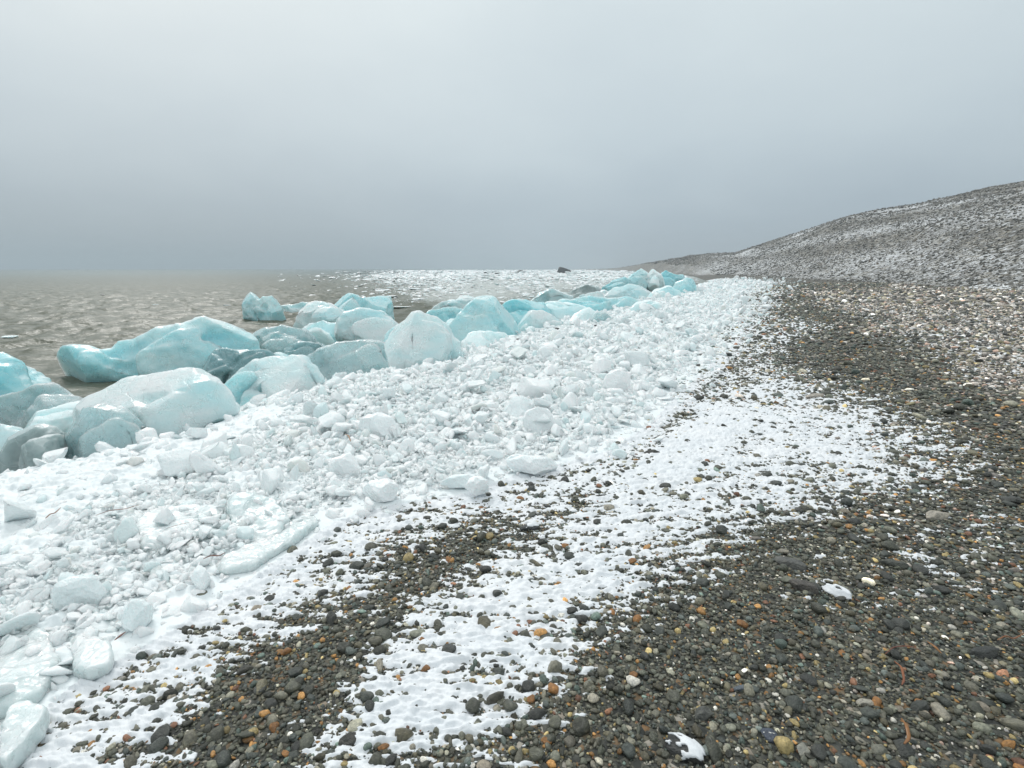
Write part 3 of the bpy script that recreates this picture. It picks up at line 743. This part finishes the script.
for k, (outs, row, tk, mk, label) in enumerate(BERGS):
    allp = [q for o in outs for q in o]
    us = [q[0] for q in allp]; um = (min(us) + max(us)) / 2
    # distance where the foot stands
    z0 = SEA
    dx, dy, dz = [float(q) for q in ray(um, row)]
    gp, D = ground(um, row)
    lobes_ = []; rb = np.random.default_rng(50 + k)
    for j, o in enumerate(outs):
        w = (max(q[0] for q in o) - min(q[0] for q in o)) / F * D
        hgt = (max(q[1] for q in o) - min(q[1] for q in o)) / F * D
        t = tk * math.sqrt(w * hgt) * 1.6
        vb = max(q[1] for q in o); vt = min(q[1] for q in o)
        cu = sum(q[0] for q in o) / len(o); cv = sum(q[1] for q in o) / len(o)
        o = [(cu + (u - cu) * 1.19, cv + (v - cv) * 1.14) for u, v in o]
        o2 = [(u, v if v < (vt + vb) / 2 + (vb - vt) * .15 else v + (vb - vt) * 0.18) for u, v in o]
        lobes_.append((o2, D + t * 0.55, t))
        if w * F / D > 16:
            for q_ in range(3 if w * F / D > 60 else 2):
                sc_ = rb.uniform(.42, .66); fx = rb.uniform(-.55, .55) * (1 - sc_) * 1.15; fy = rb.uniform(-.15, .6) * (1 - sc_)
                wp, hp = w * F / D, hgt * F / D; a_ = rb.uniform(-.5, .5)
                o3 = []
                for u, v in o2:
                    du, dv = (u - cu) * sc_, (v - cv) * sc_
                    o3.append((cu + fx * wp + du * math.cos(a_) - dv * math.sin(a_), cv + fy * hp + du * math.sin(a_) + dv * math.cos(a_)))
                lobes_.append((o3, D + t * rb.uniform(-.1, .25), t * sc_ * rb.uniform(.7, 1.1)))
    build_block('ice_block', lobes_, BM[mk], label, 'ice block', 100 + 7 * k, lump=0.13)

def build_slab(name, px, thk, m, label, seed, tilt=0.0, drop=0.0):
    pts = np.array([ground(u, v, .05)[0] for u, v in px]); c = pts.mean(0)
    q = pts - c; A_ = np.c_[q[:, :2], np.ones(len(q))]; co_p = np.linalg.lstsq(A_, q[:, 2], rcond=None)[0]
    n = len(px); th = np.linspace(0, 2 * np.pi, 72, endpoint=False); rad = radial(q[:, :2], np.zeros(2), th)
    rad = (np.roll(rad, 1) + 2 * rad + np.roll(rad, -1)) / 4
    rad = rad * (1 + .10 * noise2(th * 2.2, th * 0 + seed, seed))
    V = []; lev = [(-.5, .0), (-.5, .8), (-.35, .97), (0, 1.0), (.35, .97), (.5, .86), (.5, .0)]
    for (h, s_) in lev:
        x_ = rad * np.cos(th) * s_; y_ = rad * np.sin(th) * s_
        z_ = co_p[0] * x_ + co_p[1] * y_ + co_p[2] + h * thk + tilt * y_ - drop
        V.append(np.stack([x_, y_, z_], 1))
    V = np.concatenate(V); i = np.arange(len(lev) - 1)[:, None] * 72; j = np.arange(72)[None, :]; j2 = (j + 1) % 72
    Fc = np.stack([i + j, i + j2, i + 72 + j2, i + 72 + j], -1).reshape(-1, 4)
    tmp = bpy.data.objects.new('tmp', mesh_from('tmp', V, Fc)); COL.objects.link(tmp)
    md = tmp.modifiers.new('r', 'REMESH'); md.mode = 'VOXEL'; md.voxel_size = max(thk / 14, np.ptp(V[:, 0]) / 110)
    s2 = tmp.modifiers.new('s', 'SMOOTH'); s2.iterations = 3
    me = bpy.data.meshes.new_from_object(tmp.evaluated_get(bpy.context.evaluated_depsgraph_get())); bpy.data.objects.remove(tmp)
    k = len(me.vertices); co = np.empty(k * 3, np.float32); me.vertices.foreach_get('co', co); co = co.reshape(-1, 3).astype(float)
    no = np.empty(k * 3, np.float32); me.vertices.foreach_get('normal', no); no = no.reshape(-1, 3)
    qq = co / (thk * 2.2)
    co = co + no * (thk * (.34 * fbm3(qq * 1.3 + seed, 4, seed, .55) - .12 * np.clip(fbm3(qq * .9 + 7, 2, seed + 2) - .12, 0, 1) + .10 * fbm3(qq * 5, 3, seed + 4)))[:, None]
    me.vertices.foreach_set('co', co.astype(np.float32).ravel()); me.polygons.foreach_set('use_smooth', np.ones(len(me.polygons), bool))
    me.materials.clear(); me.materials.append(m); me.update(); me.name = name
    o = link(bpy.data.objects.new(name, me)); o.location = c; tag(o, label, 'ice chunk'); return o

# named chunks in the rubble
CHUNKS = [
 ([(132, 542), (140, 526), (157, 515), (190, 510), (222, 512), (227, 528), (203, 542), (158, 556), (140, 552)], 548, .45, 'flat oval ice slab with a dimpled top, left of mid heap'),
 ([(229, 512), (250, 508), (278, 510), (292, 524), (265, 552), (238, 556), (227, 545)], 550, .4, 'smooth wedge slab just right of the dimpled oval slab'),
 ([(212, 566), (232, 556), (256, 544), (285, 528), (313, 510), (318, 524), (290, 545), (255, 566), (222, 574)], 562, .22, 'long low ice ridge slanting along the edge of the heap'),
 ([(57, 590), (62, 580), (76, 574), (95, 578), (104, 590), (96, 606), (74, 612), (60, 606)], 606, .5, 'bright pentagonal ice block below the red sticks'),
 ([(124, 604), (130, 597), (141, 596), (149, 606), (147, 622), (134, 628), (124, 622)], 622, .5, 'upright squarish ice block at lower left of heap'),
 ([(193, 574), (198, 564), (206, 564), (210, 574), (207, 586), (198, 588)], 584, .6, 'small upright egg-shaped ice piece beside the dark stick'),
 ([(-30, 620), (0, 612), (28, 624), (52, 636), (60, 655), (55, 680), (30, 702), (0, 716), (-40, 725)], 690, .25, 'large glassy flat ice sheet at the left edge of the frame'),
 ([(-10, 765), (0, 740), (12, 714), (32, 706), (52, 712), (46, 730), (26, 750), (6, 772)], 750, .3, 'glassy ice slab in the bottom left corner'),
 ([(72, 660), (82, 648), (100, 644), (114, 652), (112, 668), (90, 676), (74, 672)], 670, .4, 'smooth white block above the snowy pebbles at lower left'),
 ([(522, 420), (526, 411), (538, 406), (550, 410), (557, 422), (551, 434), (535, 435), (525, 430)], 433, .6, 'bright round ball-like ice boulder standing out in the rubble'),
 ([(505, 460), (514, 453), (540, 456), (560, 460), (559, 470), (540, 472), (512, 468)], 470, .5, 'white log-shaped ice piece at the edge of the heap'),
 ([(436, 482), (452, 475), (470, 474), (484, 477), (470, 485), (448, 487)], 485, .4, 'thin curved ice piece left of the log-shaped one'),
 ([(464, 486), (470, 477), (480, 475), (489, 481), (489, 491), (475, 493)], 491, .5, 'rounded white ice piece with a dark gap beside it'),
 ([(502, 410), (512, 398), (522, 390), (534, 402), (530, 416), (512, 418)], 415, .5, 'pointed ice wedge left of the round ice boulder'),
 ([(355, 430), (362, 418), (378, 412), (396, 418), (402, 432), (385, 440), (362, 438)], 438, .5, 'broad bright ice block in the middle of the heap'),
 ([(360, 490), (370, 480), (388, 478), (400, 486), (394, 498), (372, 500)], 497, .5, 'smooth lozenge-shaped ice piece on the lower edge of the heap'),
 ([(325, 470), (332, 458), (350, 452), (362, 462), (358, 476), (338, 480)], 476, .5, 'greyish hollow-faced ice lump in the middle of the heap'),
 ([(600, 384), (606, 374), (618, 368), (630, 374), (632, 388), (618, 394), (604, 392)], 392, .5, 'pale bluish ice lump, upper right of the heap'),
]
SLAB = {'flat oval': (.13, .0, .0), 'smooth wedge': (.12, .25, .0), 'long low': (.07, 0, 0.01), 'large glassy': (.07, 0, .01), 'glassy ice slab': (.09, .1, .0), 'smooth white block above': (.06, .1, 0)}
for k, (px, row, tk, label) in enumerate(CHUNKS):
    hit = [v_ for p_, v_ in SLAB.items() if label.startswith(p_)]
    if hit:
        build_slab('ice_chunk', px, hit[0][0], BM['glass'], label, 60 + k, hit[0][1], hit[0][2]); continue
    us = [q[0] for q in px]; um = (min(us) + max(us)) / 2
    gp, D = ground(um, row, 0.08)
    w = (max(us) - min(us)) / F * D; vb = max(q[1] for q in px); vt = min(q[1] for q in px); hgt = (vb - vt) / F * D
    t = tk * math.sqrt(w * hgt) * 1.2
    px2 = [(u, v if v < (vt + vb) / 2 else v + (vb - vt) * 0.12) for u, v in px]
    build_block('ice_chunk', [(px2, D + t * 0.5, t)], BM['glass'] if 'glassy' in label else m_chunk, label, 'ice chunk', 900 + 5 * k, vox=None, lump=0.05)

# ------------------------------------------------------------------ brash ice on the water
def water_at(u, v):
    dx, dy, dz = [float(q) for q in ray(u, v)]
    t = (CAMZ - SEA) / -dz
    return dx * t, dy * t, t
BR = np.array([water_at(u, v)[:2] for u, v in [(402, 300), (385, 285), (380, 276), (440, 270.6), (560, 270), (640, 270.5), (700, 277), (690, 284), (600, 290), (520, 303), (440, 303)]])
G = []
for (r0, r1, dens, s0, s1) in [(18, 45, 12, .03, .2), (18, 45, .5, .2, .5), (45, 110, 3.5, .08, .5), (45, 110, .12, .5, 1.0), (110, 260, .9, .2, 1.3), (260, 800, .10, .8, 3)]:
    n = int(area(r0, r1, -32, 28) * dens); x, y, r = sector(n, r0, r1, -32, 28)
    s = s0 * (s1 / s0) ** (rng.random(n) ** 1.8)
    dn = fbm2(x / (0.12 * r), y / (0.5 * r), 3, 77)
    keep = (poly_sd(x, y, BR, True) > rng.normal(0, .05, n) * r - r * .13 * (rng.random(n) < .2) * rng.random(n)) & (shore(x, y) < -0.8) & (dn + rng.normal(0, .22, n) > -0.10 - 0.2 * (r > 110))
    G.append(np.stack([x, y, s], 1)[keep])
G = np.concatenate(G); x, y, s = G.T; r = np.hypot(x, y)
z = SEA + 0.02 + s * rng.uniform(0.0, 0.12, len(s))
scl = s[:, None] * np.stack([rng.uniform(.8, 1.4, len(s)), rng.uniform(.7, 1.2, len(s)), rng.uniform(.2, .5, len(s))], 1)
rot = np.stack([rng.normal(0, .1, len(s)), rng.normal(0, .1, len(s)), rng.uniform(0, 6.28, len(s))], 1)
idx = rng.integers(0, NCH, len(s)); order = np.argsort(-(s / r)); bigf, rest = order[:40], order[40:]
print('brash', len(s))
scatter('brash_ice', ch_coll, np.stack([x, y, z], 1)[rest], rot[rest], scl[rest], idx[rest], None, 'white brash ice crowding the water beyond the blocks')
for k in bigf:
    o = bpy.data.objects.new('ice_floe', ch_me[int(rng.integers(0, 24))]); o.location = (x[k], y[k], z[k]); o.rotation_euler = rot[k]; o.scale = scl[k]
    link(o); tag(o, 'white floating floe among the brash ice beyond the blocks', 'ice floe', 'floes in the brash ice')
for (u, v, w, hh, label) in [(398, 308, 13, .35, 'flat white floe just right of the square-topped block'), (417, 299.5, 8, .5, 'small knobby floe above the flat white one'),
                             (8, 338, 9, .25, 'flat pale floe afloat at the left edge of the sea'), (226, 306, 5, .4, 'small white floe left of the two-horned piece'),
                             (156, 305, 5, .4, 'small white floe far out over the longest block'), (102, 295, 2.5, .5, 'tiny white floe farthest out on the open sea')]:
    wx, wy, t = water_at(u, v); s_ = w / F * t
    o = bpy.data.objects.new('ice_floe', ch_me[int(rng.integers(0, 24))]); o.location = (wx, wy, SEA + 0.03); o.scale = (s_, s_ * .7, s_ * hh * .8); o.rotation_euler = (0, 0, .2)
    link(o); tag(o, label, 'ice floe')

# ------------------------------------------------------------------ rocks and stones
def stone_object(name, x, y, z, size, col, label, cat, seed, flat=1.0, rz=0.0, group=None, tilt=0.1, mate=None, facets=9):
    v, fa = stone_shape(seed, ICO4, facets)
    v = v + 0.02 * fbm3(v * 4, 3, seed)[:, None] * v / np.maximum(np.linalg.norm(v, axis=1)[:, None], .1)
    me = mesh_from(name, v, fa, mate or m_stone)
    o = bpy.data.objects.new(name, me); o.location = (x, y, z); o.scale = (size[0], size[1], size[2]); o.rotation_euler = (tilt, 0.0, rz)
    o['col'] = (col[0], col[1], col[2]); link(o); tag(o, label, cat, group); return o
m_stone = stone_mat('beach_stone', 'OBJECT', 0.45)
m_darkrock = stone_mat('wet_dark_rock', 'OBJECT', 0.5)

for k, (u, v, w, label) in enumerate([(564, 273.5, 7, 'dark wet boulder standing tallest in the brash ice'), (486, 274, 4, 'low dark rock leftmost in the brash ice'), (497, 274.4, 3, 'small dark rock right of the leftmost one in the ice'),
                         (521, 273.2, 5, 'flat dark rock in the brash ice, left of the tallest boulder'), (512, 275.5, 2.5, 'tiny dark rock nearest in the brash ice')]):
    wx, wy, t = water_at(u, v); t = min(t, 330); dx, dy, _ = ray(u, v); s_ = w / F * t
    stone_object('boulder', float(dx) * t, float(dy) * t, SEA + s_ * .1, (s_, s_ * .8, s_ * (1.5 if k == 0 else .9)), (0.035, 0.036, 0.033), label, 'rock', 300 + k, mate=m_darkrock, facets=16, rz=k * 1.3)

# stones set in the gravel: pixel u, v, half width px, aspect, turn, colour, white cap, label
m_cap = m_snow
STONES = [
 (683, 752, 23, .62, -.6, (.05, .052, .05), 1, 'large dark grey stone with a crust of snow on it, bottom edge'),
 (790, 566, 15, .6, -.5, (.09, .092, .085), 0, 'long grey stone with a pale frosted end below the snow patch'),
 (804, 590, 14, .55, -.7, (.085, .078, .07), 0, 'brown grey stone just left of the snow-capped stone'),
 (838, 596, 16, .5, -.9, (.04, .045, .045), 1, 'dark stone topped by a bright white streak of snow'),
 (703, 716, 11, 1.0, .2, (.085, .088, .08), 0, 'upright grey pebble stone above the large snow-crusted one'),
 (770, 737, 9, 1.1, .1, (.055, .068, .095), 2, 'blue grey stone with one thin white vein'),
 (530, 529, 11, .75, .3, (.045, .05, .052), 1, 'dark angular stone half snow-covered, alone below the ice heap'),
 (603, 499, 9, .5, 0, (.06, .062, .058), 0, 'dark stone poking through the snow left of its smooth centre'),
 (328, 565, 6, .6, 0, (.03, .032, .033), 0, 'black flat stone on the snow left of the dark gravel strip'),
 (893, 566, 14, .5, -.4, (.075, .08, .068), 0, 'olive grey stone right of the snow-capped one'),
 (985, 655, 18, .4, .1, (.045, .048, .045), 0, 'wide dark flat stone near the orange seaweed'),
 (822, 603, 6, .8, .4, (.07, .09, .075), 0, 'greenish stone touching the snow-capped one from below'),
 (865, 705, 9, .7, .2, (.35, .33, .28), 0, 'cream stone beside the pale pebbles, lower right'),
 (880, 752, 8, 1.0, .0, (.16, .16, .13), 0, 'round sage green pebble near the bottom edge'),
 (803, 752, 9, .7, .5, (.22, .22, .19), 0, 'light oval pebble left of the sage green one'),
 (1009, 746, 9, .6, .3, (.32, .16, .05), 0, 'orange stone in the lower right corner'),
 (741, 690, 9, .5, .2, (.10, .12, .14), 0, 'pale blue grey flat stone right of the upright grey one'),
 (936, 518, 13, .45, .1, (.36, .33, .28), 0, 'cream flat stone high on the right of the beach'),
 (815, 398, 10, .45, 0, (.42, .38, .33), 0, 'pale stone just above the tip of the snow patch'),
 (652, 455, 9, .5, 0, (.05, .05, .045), 0, 'dark stone at the left edge of the smooth snow'),
 (350, 742, 11, .8, .4, (.045, .045, .04), 0, 'dark stone between small snow scraps at the bottom'),
 (245, 672, 10, .6, .6, (.06, .06, .05), 0, 'dull stone in the dark gravel strip, lower left'),
]
STONES += [
 (186 + 271, 358, 4, .7, .3, (.03, .03, .028), 0, 'small black stone caught in the ice at the foot of the big pale block'),
 (557, 334, 2.2, .8, .3, (.03, .03, .028), 0, 'tiny black stone in the ice heap below the white pyramid-shaped block'),
 (517, 345, 2, .8, .3, (.04, .035, .03), 0, 'tiny dark stone in the ice heap right of the tall peak'),
 (596, 331, 2.4, .8, .3, (.035, .03, .028), 0, 'tiny dark stone under the small greenish block'),
]
def cap_part(o, seed, stripe=False):
    me = o.data; n = len(me.vertices); co = np.array([v.co[:] for v in me.vertices])
    faces = np.array([p.vertices[:] for p in me.polygons])
    r = np.linalg.norm(co, axis=1)[:, None]
    no = np.array([v.normal[:] for v in me.vertices])
    if stripe:
        msk = np.abs(co[:, 1] * 1.0 + co[:, 0] * .15 - 0.1 + .05 * fbm3(co * 3, 2, seed)) < 0.075
        c2 = co + no * 0.012; m = m_vein
    else:
        msk = (no[:, 2] > 0.25) & (fbm3(co * 1.6 + seed, 3, seed) + co[:, 0] * .35 > -0.12)
        c2 = co + no * (0.05 + 0.05 * (fbm3(co * 5, 2, seed)[:, None] + .3)); m = m_cap
    f = faces[msk[faces].all(1)]
    if len(f) == 0: return
    # skirt down into the stone
    u, inv = np.unique(f.ravel(), return_inverse=True); f2 = inv.reshape(-1, 3); top = c2[u]; bot = co[u] * .97
    ed = {}
    for t in f2:
        for a, b_ in ((t[0], t[1]), (t[1], t[2]), (t[2], t[0])):
            ed[(a, b_)] = 1
    k = len(u); sk = []
    for (a, b_) in ed:
        if (b_, a) not in ed: sk += [(b_, a, a + k), (b_, a + k, b_ + k)]
    nm = 'white_vein' if stripe else 'snow_cap'
    me2 = mesh_from(nm, np.concatenate([top, bot]), np.concatenate([f2, np.array(sk, int).reshape(-1, 3)]), m)
    c_ = link(bpy.data.objects.new(nm, me2), o)
m_vein, nt, b, _ = mat('quartz'); b.inputs['Base Color'].default_value = (.6, .6, .57, 1)
for k, (u, v, w, asp, rz, col, cap, label) in enumerate(STONES):
    gp, t = ground(u, v); s_ = w / F * t
    up_ = .15 if 'caught' in label or label.startswith('tiny') else 0
    o = stone_object('stone', gp[0], gp[1], gp[2] + s_ * .12 + up_, (s_, s_ * max(asp, .5), s_ * .85), col, label, 'stone', 400 + k, rz=rz)
    if cap: cap_part(o, 40 + k, cap == 2)
# larger loose stones
meshes = [mesh_from('stone', *stone_shape(600 + i, ICO3, 8), m_stone) for i in range(14)]
n = 0
kinds = [('grey green rounded stone lying among smaller pebbles', (.055, .062, .054), 'grey green stones in the gravel'), ('dark slate grey stone lying among smaller pebbles', (.046, .049, .044), 'dark slate stones in the gravel'),
         ('pale tan stone lying among smaller pebbles', (.24, .21, .165), 'pale tan stones in the gravel'), ('rusty orange stone lying among smaller pebbles', (.27, .13, .045), 'rusty orange stones in the gravel')]
while n < 190:
    u, v = rng.uniform(150, 1040), rng.uniform(470, 790)
    gp, t = ground(u, v)
    if poly_sd(gp[0], gp[1], ICE, True) > -0.15 or snow_amount(np.array([gp[0]]), np.array([gp[1]]))[0] > .75: continue
    kk = int(rng.choice(4, p=[.4, .38, .12, .10])); s_ = rng.uniform(.020, .040) * (0.75 if kk >= 2 else 1) * (t / 2.2) ** .4
    o = bpy.data.objects.new('stone', meshes[int(rng.integers(14))]); o.location = (gp[0], gp[1], gp[2] + s_ * .25); o.scale = (s_, s_, s_ * rng.uniform(.8, 1.1)); o.rotation_euler = (rng.normal(0, .2), rng.normal(0, .2), rng.uniform(0, 6.28))
    f_ = rng.uniform(.75, 1.35); o['col'] = tuple(c_ * f_ for c_ in kinds[kk][1])
    link(o); tag(o, kinds[kk][0], 'stone', kinds[kk][2]); n += 1

# ------------------------------------------------------------------ seaweed
def strand(name, px, rad, m, label, lift=0.05, flat=.5):
    pts = [ground(u, v)[0] + np.array([0, 0, lift + rad * (1 + (i % 2) * 1.2)]) for i, (u, v) in enumerate(px)]
    P_ = []
    for i in range(len(pts) - 1):
        for t in np.linspace(0, 1, 7)[:-1 if i < len(pts) - 2 else None]:
            P_.append(pts[i] * (1 - t) + pts[i + 1] * t)
    P_ = np.array(P_)
    for _ in range(3): P_[1:-1] = (P_[:-2] + 2 * P_[1:-1] + P_[2:]) / 4
    V = []; n = len(P_)
    for i in range(n):
        d = P_[min(i + 1, n - 1)] - P_[max(i - 1, 0)]; d /= np.linalg.norm(d)
        a = np.cross(d, [0, 0, 1]); a /= np.linalg.norm(a); b_ = np.cross(a, d)
        rr_ = rad * 0.6 * (0.35 + 0.65 * math.sin(math.pi * (i + .6) / (n + .2))) * (1 + .3 * noise2(i * .4, 0.3, 5))
        for k in range(8):
            q = k * math.pi / 4; V.append(P_[i] + rr_ * (a * math.cos(q) + b_ * math.sin(q) * flat))
    f = [(i * 8 + k, i * 8 + (k + 1) % 8, (i + 1) * 8 + (k + 1) % 8, (i + 1) * 8 + k) for i in range(n - 1) for k in range(8)]
    V = np.array(V); c_ = V[0].copy()
    o = link(bpy.data.objects.new(name, mesh_from(name, V - c_, f, m))); o.location = c_
    tag(o, label, 'seaweed'); return o
strand('seaweed', [(101, 541), (115, 537), (130, 534), (143, 531)], .007, m_kelp, 'straight red brown weed stalk lying on the ice, longest one', .17)
strand('seaweed', [(51, 543), (56, 540), (60, 537), (66, 533)], .010, m_kelp2, 'short golden brown weed scrap left of the straight red stalk', .16)
strand('seaweed', [(168, 553), (176, 551), (184, 547), (195, 546)], .004, m_kelp, 'thin curved dark weed strand under the oval slab', .15)
strand('seaweed', [(206, 577), (214, 575), (222, 574), (228, 572)], .009, m_kelp, 'dark red weed scrap beside the egg-shaped ice piece', .10)
strand('seaweed', [(118, 658), (124, 656), (129, 650)], .009, m_kelp, 'maroon weed scrap where the ice meets snowy pebbles', .08)
strand('seaweed', [(346, 452), (350, 455), (352, 460)], .014, m_kelp2, 'small brown weed tuft in the middle of the ice heap', .16)
strand('seaweed', [(204, 470), (207, 473), (208, 475)], .010, m_kelp, 'tiny red weed scrap high on the ice heap', .14)
strand('seaweed', [(996, 646), (1004, 643), (1012, 645), (1022, 641)], .007, m_kelp2, 'curved orange weed strand near the right edge', .02)
strand('seaweed', [(884, 660), (892, 654), (902, 652), (912, 654), (920, 657)], .005, m_kelp, 'arched dark red weed strand on the gravel', .02)
strand('seaweed', [(893, 668), (900, 676), (903, 686), (900, 694)], .008, m_kelp, 'drooping dark red weed clump below the arched strand', .02)
strand('seaweed', [(926, 648), (933, 656), (940, 660)], .010, m_kelp2, 'bright orange weed scrap on the gravel at right', .02)
strand('seaweed', [(900, 725), (905, 735), (908, 745), (902, 754)], .010, m_kelp2, 'yellow orange weed ribbon near the bottom right', .015)
strand('seaweed', [(184, 390 + 88), (189, 476), (193, 475)], .008, m_kelp, 'short red weed stick lying left on the upper heap', .14)

# ------------------------------------------------------------------ haze
bm = bmesh.new(); bmesh.ops.create_cube(bm, size=1.0)
for v in bm.verts: v.co = Vector((v.co.x * 7400, v.co.y * 7400, -11 + (v.co.z + .5) * 71))
me = bpy.data.meshes.new('haze'); bm.to_mesh(me); bm.free()
m = bpy.data.materials.new('sea_haze'); m.use_nodes = True; nt = m.node_tree; nt.nodes.clear()
out = nt.nodes.new('ShaderNodeOutputMaterial'); pv = nt.nodes.new('ShaderNodeVolumePrincipled')
pv.inputs['Color'].default_value = (0.62, 0.69, 0.745, 1); pv.inputs['Density'].default_value = 0.0008; pv.inputs['Anisotropy'].default_value = 0.0
nt.links.new(pv.outputs[0], out.inputs['Volume']); me.materials.append(m)
tag(link(bpy.data.objects.new('haze', me)), kind='stuff', label='thin grey sea haze')

# ------------------------------------------------------------------ sky and sun
SUN_EL, SUN_AZ = math.radians(42), math.radians(-35)
w = bpy.data.worlds.new('World'); SC.world = w; w.use_nodes = True; nt = w.node_tree
bg = nt.nodes['Background']
sky = nt.nodes.new('ShaderNodeTexSky'); sky.sky_type = 'NISHITA'; sky.sun_disc = False; sky.sun_elevation = SUN_EL; sky.sun_rotation = SUN_AZ; sky.dust_density = 4
tc = nt.nodes.new('ShaderNodeTexCoord'); sx = nt.nodes.new('ShaderNodeSeparateXYZ'); L(nt, tc.outputs['Generated'], sx.inputs[0])
mp = nt.nodes.new('ShaderNodeMapping'); mp.inputs['Scale'].default_value = (1, 1, 2.2); L(nt, tc.outputs['Generated'], mp.inputs[0])
cl = noise(nt, 1.6, 5, mp.outputs[0], 0.5)
el = mth(nt, 'ADD', sx.outputs[2], mth(nt, 'MULTIPLY', mth(nt, 'SUBTRACT', cl, 0.5), 0.34))
K = 10.0
def kk(c): return tuple(q * K for q in c)
rp = ramp(nt, [(0.0, (0.305, 0.372, 0.425)), (0.10, (0.34, 0.412, 0.468)), (0.25, (0.468, 0.542, 0.582)), (0.45, (0.60, 0.67, 0.69)), (1.0, (1.14, 1.18, 1.18))]); L(nt, el, rp.inputs[0])
vm = nt.nodes.new('ShaderNodeVectorMath'); vm.operation = 'SCALE'; vm.inputs['Scale'].default_value = K; L(nt, rp.outputs[0], vm.inputs[0])
L(nt, mixc(nt, 0.93, sky.outputs[0], vm.outputs[0]), bg.inputs['Color']); bg.inputs['Strength'].default_value = 0.1

sun = bpy.data.lights.new('sun', 'SUN'); sun.energy = 1.3; sun.angle = math.radians(18); sun.color = (1, 0.98, 0.95)
so = link(bpy.data.objects.new('sun', sun))
d = Vector((math.sin(SUN_AZ) * math.cos(SUN_EL), math.cos(SUN_AZ) * math.cos(SUN_EL), math.sin(SUN_EL)))
so.rotation_euler = d.to_track_quat('Z', 'Y').to_euler()

# ------------------------------------------------------------------ camera
cam = bpy.data.cameras.new('camera'); cam.sensor_width = 36; cam.lens = 36 * F / W; cam.clip_start = 0.05; cam.clip_end = 9000
co_ = link(bpy.data.objects.new('camera', cam)); co_.location = CAM
co_.rotation_euler = (math.pi / 2 - PITCH, 0, 0)
SC.camera = co_
SC.view_settings.view_transform = 'Standard'; SC.view_settings.look = 'None'; SC.view_settings.exposure = 0.30; SC.view_settings.gamma = 1
SC.render.engine = 'CYCLES'
cy = SC.cycles; cy.max_bounces = 9; cy.diffuse_bounces = 7; cy.glossy_bounces = 3; cy.transmission_bounces = 5; cy.volume_bounces = 1; cy.use_denoising = True
cy.caustics_reflective = False; cy.caustics_refractive = False
cy.sample_clamp_indirect = 8
